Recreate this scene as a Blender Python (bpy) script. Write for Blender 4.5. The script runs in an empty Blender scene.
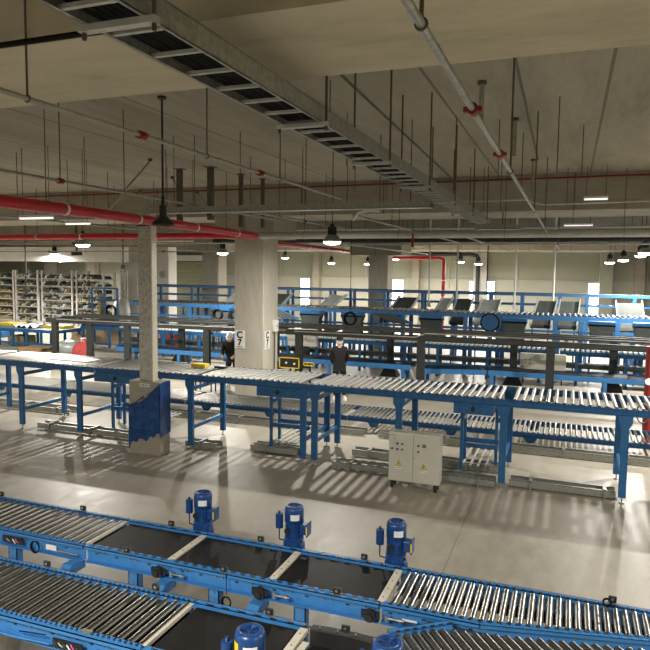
import bpy, math, random
from mathutils import Vector, Matrix
random.seed(7)
sc = bpy.context.scene
COL = sc.collection
PI = math.pi

# ------------------------------------------------------------------ materials
def new_mat(name):
    m = bpy.data.materials.new(name); m.use_nodes = True
    nt = m.node_tree; b = nt.nodes['Principled BSDF']
    return m, nt, b

def mat(name, col, rough=.5, metal=0., var=.12, scale=6., bump=0., emit=None, estr=0., spec=None, stretch=None):
    m, nt, b = new_mat(name)
    N, L = nt.nodes, nt.links
    tc = N.new('ShaderNodeTexCoord'); mp = N.new('ShaderNodeMapping')
    if stretch: mp.inputs['Scale'].default_value = stretch
    L.new(tc.outputs['Object'], mp.inputs['Vector'])
    nz = N.new('ShaderNodeTexNoise'); nz.inputs['Scale'].default_value = scale; nz.inputs['Detail'].default_value = 5
    L.new(mp.outputs[0], nz.inputs['Vector'])
    cr = N.new('ShaderNodeValToRGB')
    cr.color_ramp.elements[0].position = .3; cr.color_ramp.elements[1].position = .7
    cr.color_ramp.elements[0].color = [max(0, c*(1-var)) for c in col]+[1]
    cr.color_ramp.elements[1].color = [min(1, c*(1+var)) for c in col]+[1]
    L.new(nz.outputs['Fac'], cr.inputs[0]); L.new(cr.outputs[0], b.inputs['Base Color'])
    b.inputs['Roughness'].default_value = rough; b.inputs['Metallic'].default_value = metal
    if spec is not None: b.inputs['Specular IOR Level'].default_value = spec
    if bump:
        bp = N.new('ShaderNodeBump'); bp.inputs['Strength'].default_value = bump; bp.inputs['Distance'].default_value = .02
        L.new(nz.outputs['Fac'], bp.inputs['Height']); L.new(bp.outputs[0], b.inputs['Normal'])
    if emit:
        b.inputs['Emission Color'].default_value = (*emit, 1); b.inputs['Emission Strength'].default_value = estr
    return m

def math_node(nt, op, a, b=None, c=None):
    n = nt.nodes.new('ShaderNodeMath'); n.operation = op
    for i, v in enumerate((a, b, c)):
        if v is None: continue
        if isinstance(v, (int, float)): n.inputs[i].default_value = v
        else: nt.links.new(v, n.inputs[i])
    return n.outputs[0]

def concrete(name, base, dark, light, seam=None, seam_axis='X', seam_off=0., rough=.8, streak=(1,1,1), joint=None, gloss=False, jw=.015):
    m, nt, b = new_mat(name); N, L = nt.nodes, nt.links
    tc = N.new('ShaderNodeTexCoord'); sep = N.new('ShaderNodeSeparateXYZ'); L.new(tc.outputs['Object'], sep.inputs[0])
    mp = N.new('ShaderNodeMapping'); mp.inputs['Scale'].default_value = streak; L.new(tc.outputs['Object'], mp.inputs[0])
    n1 = N.new('ShaderNodeTexNoise'); n1.inputs['Scale'].default_value = .55; n1.inputs['Detail'].default_value = 8; n1.inputs['Roughness'].default_value = .62
    n2 = N.new('ShaderNodeTexNoise'); n2.inputs['Scale'].default_value = 3.5; n2.inputs['Detail'].default_value = 8; n2.inputs['Roughness'].default_value = .7
    L.new(mp.outputs[0], n1.inputs[0]); L.new(mp.outputs[0], n2.inputs[0])
    cr = N.new('ShaderNodeValToRGB'); e = cr.color_ramp.elements
    e[0].position = .34; e[0].color = (*dark, 1); e[1].position = .68; e[1].color = (*light, 1)
    k = e.new(.5); k.color = (*base, 1)
    mix = math_node(nt, 'ADD', math_node(nt, 'MULTIPLY', n1.outputs['Fac'], .6), math_node(nt, 'MULTIPLY', n2.outputs['Fac'], .4))
    L.new(mix, cr.inputs[0]); colr = cr.outputs[0]
    def line(axis, per, off, w, amt):
        nonlocal colr
        v = math_node(nt, 'FRACT', math_node(nt, 'DIVIDE', math_node(nt, 'ADD', sep.outputs[axis], off+1000*per), per))
        f = math_node(nt, 'LESS_THAN', v, w/per)
        mx = N.new('ShaderNodeMix'); mx.data_type = 'RGBA'
        L.new(math_node(nt, 'MULTIPLY', f, amt), mx.inputs[0]); L.new(colr, mx.inputs[6]); mx.inputs[7].default_value = (dark[0]*.45, dark[1]*.45, dark[2]*.42, 1)
        colr = mx.outputs[2]
    if seam: line(seam_axis, seam, seam_off, .035, .75)
    if joint: line('X', joint, 1.25, jw, .5); line('Y', joint, .9, jw, .5)
    L.new(colr, b.inputs['Base Color'])
    b.inputs['Roughness'].default_value = rough
    if gloss:
        r = math_node(nt, 'ADD', math_node(nt, 'MULTIPLY', n2.outputs['Fac'], .34), rough-.15)
        L.new(r, b.inputs['Roughness'])
    bp = N.new('ShaderNodeBump'); bp.inputs['Strength'].default_value = .12 if not gloss else .03; bp.inputs['Distance'].default_value = .02
    L.new(n2.outputs['Fac'], bp.inputs['Height']); L.new(bp.outputs[0], b.inputs['Normal'])
    return m

MT = {}
MT['floor'] = concrete('polished_floor', (.335,.305,.25), (.235,.212,.168), (.42,.39,.325), streak=(1.6,.7,1), joint=6.2, rough=.42, gloss=True)
MT['slab'] = concrete('slab_concrete', (.33,.303,.238), (.235,.215,.165), (.42,.385,.305), seam=1.87, seam_off=-.3, streak=(2.2,.35,1))
MT['beam'] = concrete('beam_concrete', (.49,.44,.325), (.355,.31,.22), (.58,.525,.40), streak=(.5,1.2,1))
MT['beam_grey'] = concrete('beam_grey_concrete', (.36,.33,.265), (.27,.245,.195), (.44,.41,.335), seam=2.1, streak=(.8,1,2.0))
MT['column'] = concrete('column_concrete', (.52,.48,.40), (.40,.37,.30), (.62,.58,.49), streak=(2.5,2.5,.5))
MT['wall'] = mat('khaki_wall_panel', (.36,.365,.285), .7, var=.05, scale=.7)
MT['wall_low'] = mat('pale_wall_panel', (.44,.43,.36), .7, var=.05, scale=.7)
MT['shutter'] = mat('khaki_shutter', (.36,.36,.24), .6, var=.06)
MT['white_wall'] = mat('white_plaster', (.74,.73,.70), .7, var=.04)
MT['blue'] = mat('lit_blue_paint', (.045,.215,.52), .4, var=.10, scale=9)  # blue paint of the better lit lines, their brighter light included in the tone
MT['mid_blue'] = mat('dimmed_blue_paint', (.035,.150,.355), .42, var=.12, scale=9)  # same blue, darkened to offset strong lamp light on the back lines
MT['deep_blue'] = mat('deep_shaded_blue_paint', (.016,.115,.29), .42, var=.15, scale=9)  # same blue, slightly deeper of its own, plus dimmer light put into the colour
MT['motor'] = mat('motor_blue_paint', (.009,.055,.21), .33, var=.15, scale=14)
MT['roller'] = mat('steel_roller', (.36,.357,.335), .30, 1., var=.10, scale=20, stretch=(1,6,1))
MT['zinc'] = mat('galvanised_steel', (.36,.365,.33), .45, .7, var=.22, scale=28)
MT['zinc_pale'] = mat('pale_zinc', (.48,.48,.44), .5, .3, var=.12, scale=18)
MT['column_zinc'] = mat('spangled_zinc', (.50,.49,.43), .5, .25, var=.3, scale=26)
MT['alu'] = mat('aluminium_strip', (.74,.69,.57), .45, .1, var=.1, scale=30)
MT['belt'] = mat('black_belt', (.012,.011,.010), .5, var=.25, scale=5, spec=.16)
MT['black'] = mat('black_plastic', (.018,.018,.018), .45, var=.2)
MT['rubber'] = mat('black_rubber', (.008,.008,.008), .8, var=.2, spec=.15)
MT['dark_frame'] = mat('dark_grey_steel', (.020,.024,.022), .65, 0., var=.2)
MT['grey_top'] = mat('grey_steel_deck', (.035,.038,.036), .65, 0., var=.2)
MT['red'] = mat('red_pipe_paint', (.56,.016,.03), .35, var=.1)
MT['red_dark'] = mat('dark_red_coupling', (.22,.012,.012), .5, var=.15)
MT['white'] = mat('white_paint', (.80,.79,.75), .5, var=.03)
MT['label'] = mat('white_label', (.82,.82,.80), .5, var=.03)
MT['ink'] = mat('black_ink', (.015,.015,.015), .6, var=.05)
MT['cream'] = mat('cream_cabinet_paint', (.60,.585,.50), .42, var=.03)
MT['yellow'] = mat('yellow_paint', (.85,.62,.03), .45, var=.06)
MT['taupe'] = mat('taupe_cabinet_paint', (.34,.31,.25), .45, var=.05)
MT['film'] = mat('blue_plastic_film', (.012,.062,.22), .16, var=.35, scale=11, bump=.5)
MT['card'] = mat('cardboard', (.52,.40,.24), .8, var=.08)
MT['wood'] = mat('pallet_wood', (.36,.24,.12), .8, var=.2, scale=12)
MT['bag_red'] = mat('red_woven_bag', (.42,.05,.045), .7, var=.5, scale=22)
MT['khaki_bundle'] = mat('khaki_bundle', (.25,.21,.10), .75, var=.3, scale=9)
MT['rack'] = mat('pale_rack_steel', (.46,.44,.41), .6, 0., var=.12)
MT['skin'] = mat('skin', (.60,.38,.28), .55, var=.05)
MT['cloth'] = mat('black_cloth', (.007,.0075,.009), .9, var=.3, scale=30)
MT['hair'] = mat('black_hair', (.01,.009,.008), .6, var=.2)
MT['grey_panel'] = mat('dark_grey_chute_panel', (.05,.06,.056), .8, 0., var=.15)
MT['pale_panel'] = mat('pale_chute_panel', (.50,.54,.54), .35, .3, var=.12)
MT['conduit'] = mat('conduit_steel', (.36,.345,.30), .45, .5, var=.15)
MT['rust'] = mat('rod_steel', (.13,.115,.09), .6, .5, var=.2)
MT['lamp'] = mat('lamp_glow', (1,1,1), .4, emit=(1., .97, .90), estr=22., var=0)
MT['batten'] = mat('batten_glow', (1,1,1), .4, emit=(1., .97, .90), estr=.9, var=0)
MT['daylight'] = mat('window_glow', (1,1,1), .3, emit=(.92,.97,1.), estr=8.0, var=0)
MT['glass_dark'] = mat('smoked_glass', (.03,.03,.035), .08, var=.1)
MT['magenta'] = mat('magenta_wire', (.55,.08,.35), .5, var=.1)

# ------------------------------------------------------------------ mesh builder
class M:
    def __init__(s): s.v = []; s.f = []; s.sm = []; s.mi = []; s.mats = []; s.cur = 0
    def use(s, mname):
        if mname not in s.mats: s.mats.append(mname)
        s.cur = s.mats.index(mname); return s
    def _add(s, vs, fs, smooth=False):
        o = len(s.v); s.v += [tuple(v) for v in vs]
        for f in fs: s.f.append(tuple(o+i for i in f)); s.sm.append(smooth); s.mi.append(s.cur)
        return s
    def box(s, x0, y0, z0, x1, y1, z1):
        x0, x1 = min(x0, x1), max(x0, x1); y0, y1 = min(y0, y1), max(y0, y1); z0, z1 = min(z0, z1), max(z0, z1)
        vs = [(x0,y0,z0),(x1,y0,z0),(x1,y1,z0),(x0,y1,z0),(x0,y0,z1),(x1,y0,z1),(x1,y1,z1),(x0,y1,z1)]
        return s._add(vs, [(0,3,2,1),(4,5,6,7),(0,1,5,4),(1,2,6,5),(2,3,7,6),(3,0,4,7)])
    def cbox(s, c, d): return s.box(c[0]-d[0]/2, c[1]-d[1]/2, c[2]-d[2]/2, c[0]+d[0]/2, c[1]+d[1]/2, c[2]+d[2]/2)
    def bar(s, p, q, w, h=None, up=(0,0,1)):
        h = h or w; p = Vector(p); q = Vector(q); d = (q-p).normalized(); u = Vector(up)
        if abs(d.dot(u)) > .98: u = Vector((0,1,0))
        a = d.cross(u).normalized(); b = a.cross(d).normalized()
        vs = [c + a*(sx*w/2) + b*(sz*h/2) for c in (p, q) for sx, sz in ((-1,-1),(1,-1),(1,1),(-1,1))]
        return s._add(vs, [(0,1,2,3),(7,6,5,4),(0,4,5,1),(1,5,6,2),(2,6,7,3),(3,7,4,0)])
    def cyl(s, p, q, r, n=12, r2=None, caps=True):
        r2 = r if r2 is None else r2
        p = Vector(p); q = Vector(q); d = (q-p).normalized(); u = Vector((0,0,1))
        if abs(d.dot(u)) > .98: u = Vector((0,1,0))
        a = d.cross(u).normalized(); b = a.cross(d).normalized()
        vs = []
        for c, rr in ((p, r), (q, r2)):
            for i in range(n):
                t = 2*PI*i/n; vs.append(c + a*(rr*math.cos(t)) + b*(rr*math.sin(t)))
        s._add(vs, [(i, n+i, n+(i+1) % n, (i+1) % n) for i in range(n)], True)
        if caps:
            s._add(vs[:n], [tuple(range(n))]); s._add(vs[n:], [tuple(reversed(range(n)))])
        return s
    def tube(s, pts, r, n=8, closed=False):
        pts = [Vector(p) for p in pts]; m = len(pts); rings = []
        up = Vector((0,0,1)); pa = None
        for i, p in enumerate(pts):
            if closed: d = (pts[(i+1) % m]-pts[i-1]).normalized()
            else: d = (pts[min(i+1, m-1)]-pts[max(i-1, 0)]).normalized()
            if pa is None:
                u = up if abs(d.dot(up)) < .95 else Vector((0,1,0)); a = d.cross(u).normalized()
            else:
                a = (pa - d*pa.dot(d)).normalized()
            pa = a; b = a.cross(d).normalized()
            rings.append([p + a*(r*math.cos(2*PI*k/n)) + b*(r*math.sin(2*PI*k/n)) for k in range(n)])
        vs = [v for R in rings for v in R]; fs = []
        for i in range(m if closed else m-1):
            j = (i+1) % m
            for k in range(n): fs.append((i*n+k, j*n+k, j*n+(k+1) % n, i*n+(k+1) % n))
        s._add(vs, fs, True)
        if not closed: s._add(rings[0], [tuple(range(n))]); s._add(rings[-1], [tuple(reversed(range(n)))])
        return s
    def lathe(s, c, prof, n=20, axis='z'):
        vs = []; m = len(prof)
        for r, z in prof:
            for k in range(n):
                t = 2*PI*k/n; x, y = r*math.cos(t), r*math.sin(t)
                vs.append((c[0]+x, c[1]+y, c[2]+z) if axis == 'z' else (c[0]+x, c[1]+z, c[2]+y) if axis == 'y' else (c[0]+z, c[1]+x, c[2]+y))
        fs = [(i*n+k, i*n+(k+1) % n, (i+1)*n+(k+1) % n, (i+1)*n+k) for i in range(m-1) for k in range(n)]
        return s._add(vs, fs, True)
    def prism(s, poly, axis, a, b):
        def P(u, v, w): return (w,u,v) if axis == 'x' else (u,w,v) if axis == 'y' else (u,v,w)
        n = len(poly); vs = [P(u,v,a) for u, v in poly]+[P(u,v,b) for u, v in poly]
        fs = [tuple(range(n)), tuple(reversed(range(n, 2*n)))]+[(i, n+i, n+(i+1) % n, (i+1) % n) for i in range(n)]
        return s._add(vs, fs)
    def build(s, name, mname=None, parent=None, loc=None, bevel=0):
        me = bpy.data.meshes.new(name); me.from_pydata(s.v, [], s.f); me.polygons.foreach_set('use_smooth', s.sm)
        if s.mats:
            for k in s.mats: me.materials.append(MT[k])
            me.polygons.foreach_set('material_index', s.mi)
        else: me.materials.append(MT[mname])
        me.update()
        bm_fix(me)
        o = bpy.data.objects.new(name, me); COL.objects.link(o)
        if parent: o.parent = parent
        if loc: o.location = loc
        if bevel:
            md = o.modifiers.new('bevel', 'BEVEL'); md.width = bevel; md.segments = 2; md.limit_method = 'ANGLE'
        return o

import bmesh
def bm_fix(me):
    b = bmesh.new(); b.from_mesh(me); bmesh.ops.recalc_face_normals(b, faces=b.faces); b.to_mesh(me); b.free()

def tag(o, label=None, cat=None, group=None, kind=None):
    if label: o['label'] = label
    if cat: o['category'] = cat
    if group: o['group'] = group
    if kind: o['kind'] = kind
    return o
def thing(name, label, cat, loc=(0,0,0), group=None, rz=0):
    o = bpy.data.objects.new(name, None); COL.objects.link(o); o.location = loc; o.rotation_euler = (0,0,rz)
    o.empty_display_size = .1
    return tag(o, label, cat, group)
def struct(m, name, mname, bevel=0): return tag(m.build(name, mname, bevel=bevel), kind='structure')
def inst(src, parent, loc, rot=None):
    c = src.copy(); COL.objects.link(c); c.parent = parent; c.location = loc
    if rot: c.rotation_euler = rot
    return c
def copy_tree(o, loc=None, label=None, parent=None):
    c = o.copy(); COL.objects.link(c); c.parent = parent
    if loc: c.location = loc
    if label: c['label'] = label
    for ch in list(o.children): copy_tree(ch, None, None, c)
    return c

# ------------------------------------------------------------------ camera
F = 650.; H = 3.5
dy = Vector((570-325, 272-325, F)).normalized()
dx = -Vector((-1420-325, 248-325, F)).normalized()
dx = (dx - dy*dx.dot(dy)).normalized()
dz = dx.cross(dy)
if dz.y > 0: dz = -dz
cam_d = bpy.data.cameras.new('camera'); cam = bpy.data.objects.new('camera', cam_d); COL.objects.link(cam)
cam_d.sensor_width = 36; cam_d.lens = 36*F/650; cam_d.clip_start = .05; cam_d.clip_end = 200
Rt = Vector((dx.x, dy.x, dz.x)); Up = -Vector((dx.y, dy.y, dz.y)); Bk = -Vector((dx.z, dy.z, dz.z))
mw = Matrix(((Rt.x, Up.x, Bk.x, 0), (Rt.y, Up.y, Bk.y, 0), (Rt.z, Up.z, Bk.z, H), (0,0,0,1)))
cam.matrix_world = mw
sc.camera = cam
sc.view_settings.view_transform = 'Standard'; sc.view_settings.look = 'None'
sc.view_settings.gamma = 1; sc.view_settings.exposure = 0.16; sc.view_settings.use_curve_mapping = False

# ------------------------------------------------------------------ the hall
XL, XR, YB, YF, ZB, ZS = -46, 10, -7, 40, 4.8, 5.6
struct(M().box(XL, YB, -.2, XR, YF+.3, 0), 'floor', 'floor')
struct(M().box(XL, YB, ZS, XR, YF+.3, ZS+.3), 'ceiling', 'slab')
m = M(); m.box(XL, YF, 0, XR, YF+.3, ZS)
struct(m, 'wall_back', 'wall')
m = M(); m.box(-23.6, YF-.05, 0, XR, YF, 2.96); m.box(XL, YF-.05, 0, -27.3, YF, 2.96)
struct(m, 'trim_1', 'wall_low')
m = M()
for x in [-43,-40,-37,-34,-31,-21,-18.2,-12.2,-6.9,-2.9,1.0+3.0,6.5]: m.box(x-.03, YF-.09, 0, x+.03, YF-.05, 4.8)
m.box(-23.6, YF-.1, 2.94, XR, YF-.05, 3.0)
struct(m, 'trim_2', 'wall_low')
struct(M().box(XL-.3, YB, 0, XL, YF+.3, ZS), 'wall_left', 'wall')
struct(M().box(XR, YB, 0, XR+.3, YF+.3, ZS), 'wall_right', 'wall')
struct(M().box(XL, YB-.3, 0, XR, YB, ZS), 'wall_rear', 'wall')
# concrete beams running across
struct(M().box(XL, 3.15, 4.82, XR, 4.30, ZS), 'ceiling_beam', 'beam')
struct(M().box(XL, 15.0, 4.82, XR, 16.8, ZS), 'ceiling_beam', 'beam_grey')
struct(M().box(XL, 27.2, 4.80, XR, 28.9, ZS), 'ceiling_beam', 'beam_grey')
struct(M().box(XL, 36.5, 4.62, XR, 40.0, ZS), 'ceiling_beam', 'beam_grey')
for y in (9.5, 21.6, 33): pass

struct(M().box(-36, 26.4, 3.72, -20.6, 27.0, 4.45), 'ceiling_beam', 'white_wall')
def column(x0, x1, y0, y1, label, cap=None, mname='column'):
    t = thing('concrete_column', label, 'column', ((x0+x1)/2, (y0+y1)/2, 0))
    w, d = (x1-x0)/2, (y1-y0)/2
    zt = cap[2] if cap else 4.82
    M().box(-w, -d, 0, w, d, zt).build('shaft', mname, t, bevel=.02)
    if cap: M().box(-w-cap[0], -d-cap[1], zt, w+cap[0], d+cap[1], 4.82).build('capital', 'beam_grey', t, bevel=.02)
    return t
column(-8.36, -7.5, 15.4, 16.3, 'large square concrete column marked with the C 7 sign', (.42, .3, 4.28))
column(-8.32, -7.45, 27.6, 28.5, 'plain grey concrete column behind the long conveyors, right of the marked one', (.72, .5, 4.12))
column(-16.75, -15.9, 27.6, 28.5, 'pale concrete column just left of and behind the marked column', (.3, .3, 4.3))
t = thing('wall_pier', 'wide white plastered pier behind the slim galvanised post', 'pier', (-21.8, 30.4, 0))
M().box(-1.5, -.4, 0, 1.5, .4, 4.6).build('pier_body', 'white_wall', t, bevel=.03)
M().cyl((-1.62, -.3, 0), (-1.62, -.3, 4.1), .09, 12).build('drain_pipe', 'white', t)
# roller shutter
t = thing('roller_shutter', 'khaki roller shutter in the back wall beside the white pier', 'shutter', (-25.3, 39.9, 0))
m = M()
for k in range(26): m.cyl((-1.55, -.05, .08+k*.15), (1.55, -.05, .08+k*.15), .078, 8)
m.build('slat_curtain', 'shutter', t)
m = M(); m.box(-1.7, -.14, 0, -1.55, -.01, 4.0); m.box(1.55, -.14, 0, 1.7, -.01, 4.0); m.build('guide_rail', 'zinc', t)
M().box(-1.75, -.4, 3.95, 1.75, -.01, 4.35).build('shutter_box', 'white', t)
# wall pilasters
for x, w, mm in ((-4.98, .8, 'zinc_pale'), (-8.87, .42, 'beam_grey'), (-15.44, .42, 'beam_grey'), (1.9, .7, 'wall'), (3.6, .5, 'beam_grey'), (-29.4, .9, 'column'), (-33.5, .8, 'column'), (-37.5, .8, 'column')):
    struct(M().box(x-w/2, 39.35, 0, x+w/2, 39.9, 4.7), 'trim_3', mm, .02)
# windows : frame and daylight pane
WINS = [(-16.65,-16.05),(-10.65,-9.75),(-5.6,-4.2),(1.04,2.12),(-20.9,-20.2)]
def window(n, x0, x1, z0=.85, z1=2.85):
    m = M(); t_ = .06; y0, y1 = 39.80, 39.94
    m.box(x0-t_, y0, z0-t_, x0, y1, z1+t_); m.box(x1, y0, z0-t_, x1+t_, y1, z1+t_)
    m.box(x0, y0, z0-t_, x1, y1, z0); m.box(x0, y0, z1, x1, y1, z1+t_); m.box(x0, y0, (z0+z1)/2-.025, x1, y1, (z0+z1)/2+.025)
    fr = tag(m.build('window_%d' % n, 'white'), kind='structure')
    M().box(x0, y0+.05, z0, x1, y0+.07, z1).build('window_pane', 'daylight', fr)
    ld = bpy.data.lights.new('daylight', 'AREA'); ld.shape = 'RECTANGLE'; ld.size = x1-x0; ld.size_y = z1-z0; ld.energy = 60*(x1-x0); ld.color = (.92,.97,1)
    lo = bpy.data.objects.new('daylight', ld); COL.objects.link(lo); lo.parent = fr; lo.location = ((x0+x1)/2, y0-.03, (z0+z1)/2); lo.rotation_euler = (-PI/2, 0, 0)
for i, (a, b) in enumerate(WINS): window(i+1, a, b)

# ------------------------------------------------------------------ lamps
def lamp_proto():
    t = thing('pendant_lamp', 'x', 'lamp')
    m = M(); m.cyl((0,0,.16),(0,0,.34), .075, 14); m.cyl((0,0,.34),(0,0,.40), .045, 12)
    for k in range(8):
        a = PI*k/4; m.bar((.07*math.cos(a), .07*math.sin(a), .25), (.10*math.cos(a), .10*math.sin(a), .25), .012, .16)
    m.build('driver_housing', 'black', t)
    M().lathe((0,0,0), [(.0,.17),(.09,.165),(.15,.11),(.20,.03),(.205,.0),(.195,.0),(.14,.10),(.085,.15)], 24).build('reflector', 'zinc', t)
    M().lathe((0,0,0), [(.192,.008),(.185,-.02),(.15,-.045),(.08,-.06),(0,-.064)], 24).build('lens', 'lamp', t)
    M().cyl((0,0,.40),(0,0,1.0), .012, 6).build('stem', 'rust', t)
    return t
lp = None; LAMPS = [
 ((-4.95,13.6,4.10), 'lit high bay lamp hanging just right of the marked column', 420),
 ((-13.0,15.0,4.10), 'larger lit lamp at the left, below the horizontal red pipe', 420),
 ((-24.6,26.3,4.10), 'smaller lit lamp farther left, above the racks', 900),
 ((-31.0,34.0,4.10), 'hidden lamp added beyond the racks to brighten the back left wall', 700),  # hidden lamp, added to light the back left wall
 ((-15.2,34.0,4.10), 'small lit lamp between the marked column and the red pipe end', 260),
 ((-12.4,34.0,3.84), 'tiny lit lamp left of the plain grey column, lower of a pair', 200),
 ((-10.3,34.0,3.80), 'tiny lit lamp against the left edge of the plain grey column', 200),
 ((-8.5,33.0,4.06), 'lit lamp just right of the plain grey column', 260),
 ((-5.3,34.0,3.95), 'lit lamp in front of the back wall, left one beside the dark pipe', 240),
 ((-4.4,34.0,3.85), 'small lit lamp right beside the dark bent wall pipe', 200),
 ((1.55,30.0,3.92), 'lit lamp above the bright window, left of the right-hand cluster', 240),
 ((1.95,28.2,3.99), 'lit lamp above the bright window, second of the right-hand cluster', 240),
 ((2.3,25.5,4.10), 'lit lamp third of the right-hand cluster', 190),
 ((2.1,21.9,4.10), 'brightest lamp of the right-hand cluster, at the picture edge', 260),
 ((-11.6,20.5,4.02), 'lit lamp seen between the slim post and the marked column', 260),
 ((3.0,14.0,4.2), 'lit lamp outside the right edge of the view', 420),
]
def add_light(o, e, size=.16):
    ld = bpy.data.lights.new('lamp_light', 'AREA'); ld.shape = 'DISK'; ld.size = size; ld.energy = e; ld.color = (1, .955, .87)
    lo = bpy.data.objects.new('lamp_light', ld); COL.objects.link(lo); lo.parent = o; lo.location = (0,0,-.075)
lp = lamp_proto(); first = True
for loc, lab, e in LAMPS:
    o = lp if first else copy_tree(lp)
    first = False
    o.location = loc; o['label'] = lab; o['group'] = 'lit high bay lamps'
    add_light(o, e*(.56 if abs(loc[1]-14) < 2 else .5))
    # stem up to the slab
    for ch in o.children:
        if ch.name.startswith('stem'):
            ch.scale = (1,1,1); L_ = ZS-loc[2]-.40
            if 15 <= loc[1] <= 16.8 or 27.2 <= loc[1] <= 28.9: L_ = 4.8-loc[2]-.40
            mm = M().cyl((0,0,.40),(0,0,.40+L_), .012, 6); o2 = mm.build('stem', 'rust', o)
            bpy.data.objects.remove(ch)
            break
# unseen lamps added as soft fill for the near half and the left
for i, (x, y, e) in enumerate([(-2.5,.2,310),(-9.5,-1.5,360),(4.5,6.5,320),(-17,5,350),(-20.5,12,300),(-21.5,15.5,380),(-30,22,520),(5,1,240)]):
    o = copy_tree(lp); o.location = (x, y, 4.08); o['label'] = 'unseen high bay lamp added as fill light, outside the view'; o['group'] = 'added fill lamps outside the view'
    for ch in list(o.children):
        if ch.type == 'LIGHT': bpy.data.objects.remove(ch)
    add_light(o, e, .9)
# unlit black lamp
t = thing('pendant_lamp', 'unlit black bell lamp hanging in front of the slim galvanised post', 'lamp', (-4.81,7.0,4.02))
M().lathe((0,0,0), [(.0,.12),(.05,.115),(.09,.075),(.142,.025),(.148,.0),(.14,.0),(.09,.05),(.0,.08)], 24).build('shade', 'black', t)
m = M(); m.cyl((0,0,.10),(0,0,.25), .046, 14); m.cyl((0,0,.25),(0,0,.36), .022, 10)
m.build('driver_housing', 'black', t)
m = M(); m.cyl((0,0,.36),(0,0,1.56), .013, 8); m.build('stem', 'black', t)
M().cyl((0,0,1.55),(0,0,1.58), .055, 12).build('ceiling_plate', 'black', t)

# ------------------------------------------------------------------ conveyors
def roller_mesh(L, r, cap=True):
    m = M(); m.use('roller'); m.cyl((0,.012,0),(0,L-.012,0), r, 12)
    m.use('black'); m.cyl((0,.0,0),(0,.014,0), r*.72, 10); m.cyl((0,L-.014,0),(0,L,0), r*.72, 10)
    return m

def rail(x0, x1, z, h, out, paint='blue', notch=.09):
    """C channel along X, outer face towards out*Y, local y = 0 is the inner face"""
    m = M(); m.use(paint); t_ = .006; w = .042
    m.box(x0, 0, z-h, x1, out*t_, z); m.box(x0, 0, z-.006, x1, out*w, z)
    m.box(x0, 0, z-h, x1, out*w, z-h+.006); m.box(x0, out*(w-.005), z-.022, x1, out*w, z)
    x = x0+notch/2; k = 0
    while x < x1-.01:
        m.use('black'); m.cbox((x, out*(w*.45), z+.003), (notch*.35, .014, .006))
        if k % 2 == 0: m.use('black'); m.cbox((x, out*(t_+.002), z-h*.45), (.018,.006,.010))
        x += notch; k += 1
    return m

def leg(paint, z0, z1, w=.09, d=.05, foot=True, head=True):
    m = M(); m.box(-w/2, -d/2, z0, w/2, d/2, z1)
    m.box(-w/2-.004, -d/2-.004, z0, -w/2+.008, d/2+.004, z1); m.box(w/2-.008, -d/2-.004, z0, w/2+.004, d/2+.004, z1)
    if head: m.prism([(-w/2-.05, z1), (w/2+.05, z1), (w/2+.05, z1-.10), (w/2, z1-.20), (-w/2, z1-.20), (-w/2-.05, z1-.10)], 'y', -d/2-.012, -d/2)
    return m
def foot_m(z0): 
    m = M(); m.cyl((0,0,0),(0,0,.014), .042, 12); m.cyl((0,0,.012),(0,0,z0+.01), .012, 8); return m

# ---- mid-height long line (row A)
AY0, AY1, AZ = 10.66, 11.86, 1.45
roll_A = None
def conveyor_A(x0, x1, label, legs, drive=None, pitch=.124):
    global roll_A
    t = thing('roller_conveyor', label, 'conveyor', (x0, AY0, 0), 'tall blue roller conveyor line')
    L = x1-x0; W = AY1-AY0
    rail(.005, L-.005, AZ, .11, -1, 'deep_blue', .075).build('side_rail', None, t)
    rail(.005, L-.005, AZ, .11, 1, 'deep_blue', .075).build('side_rail', None, t, (0, W, 0))
    n = int((L-.06)/pitch)
    for k in range(n):
        loc = (.06+pitch*k, 0, AZ-.012)
        if roll_A is None: roll_A = roller_mesh(W, .033).build('roller', None, t, loc)
        else: inst(roll_A, t, loc)
    M().box(.02, .06, AZ-.085, L-.02, .085, AZ-.06).build('drive_belt', 'black', t)
    for lx in legs:
        for y, hd in ((-.02, True), (W+.02, True)):
            lg = leg('deep_blue', .085, AZ-.10, .10, .055, head=hd).build('leg', 'deep_blue', t, (lx-x0, y, 0))
            foot_m(.085).build('foot', 'zinc', lg)
        for z in (.42, 1.18): M().box(-.02, .01, z-.035, .02, W-.01, z+.035).build('cross_brace', 'deep_blue', t, (lx-x0, 0, 0))
    if drive:
        a, b, yy = drive
        d = M(); d.box(a-x0, -.055, 1.17, b-x0, .50, 1.345); dr = d.build('drive_box', 'deep_blue', t, bevel=.006)
        m = M()
        for q in range(5): m.cbox((a-x0+.1+q*(b-a-.2)/4, -.06, 1.20+.02), (.02,.01,.02)); m.cbox((a-x0+.1+q*(b-a-.2)/4, -.06, 1.31), (.02,.01,.02))
        m.cyl(((a+b)/2-x0, -.056, 1.26), ((a+b)/2-x0, -.075, 1.26), .035, 12)
        m.build('fixing_bolt', 'black', dr)
        for y in (.42, .80):
            lg = M().bar((a-x0+.08, y, .10), (a-x0+.08, y, 1.17), .05, .05).build('leg', 'deep_blue', t)
            foot_m(.1).build('foot', 'zinc', lg, (a-x0+.08, y, 0))
            M().box(a-x0+.10, y-.02, .50, b-x0+.02, y+.02, .57).build('cross_brace', 'deep_blue', t)
        M().box(a-x0+.05, .45, .95, a-x0+.11, .78, 1.02).build('cross_brace', 'deep_blue', t)
        lg = M().bar((b-x0-.02, .80, .10), (b-x0-.02, .80, 1.35), .05, .05).build('leg', 'deep_blue', t)
    return t
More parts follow.
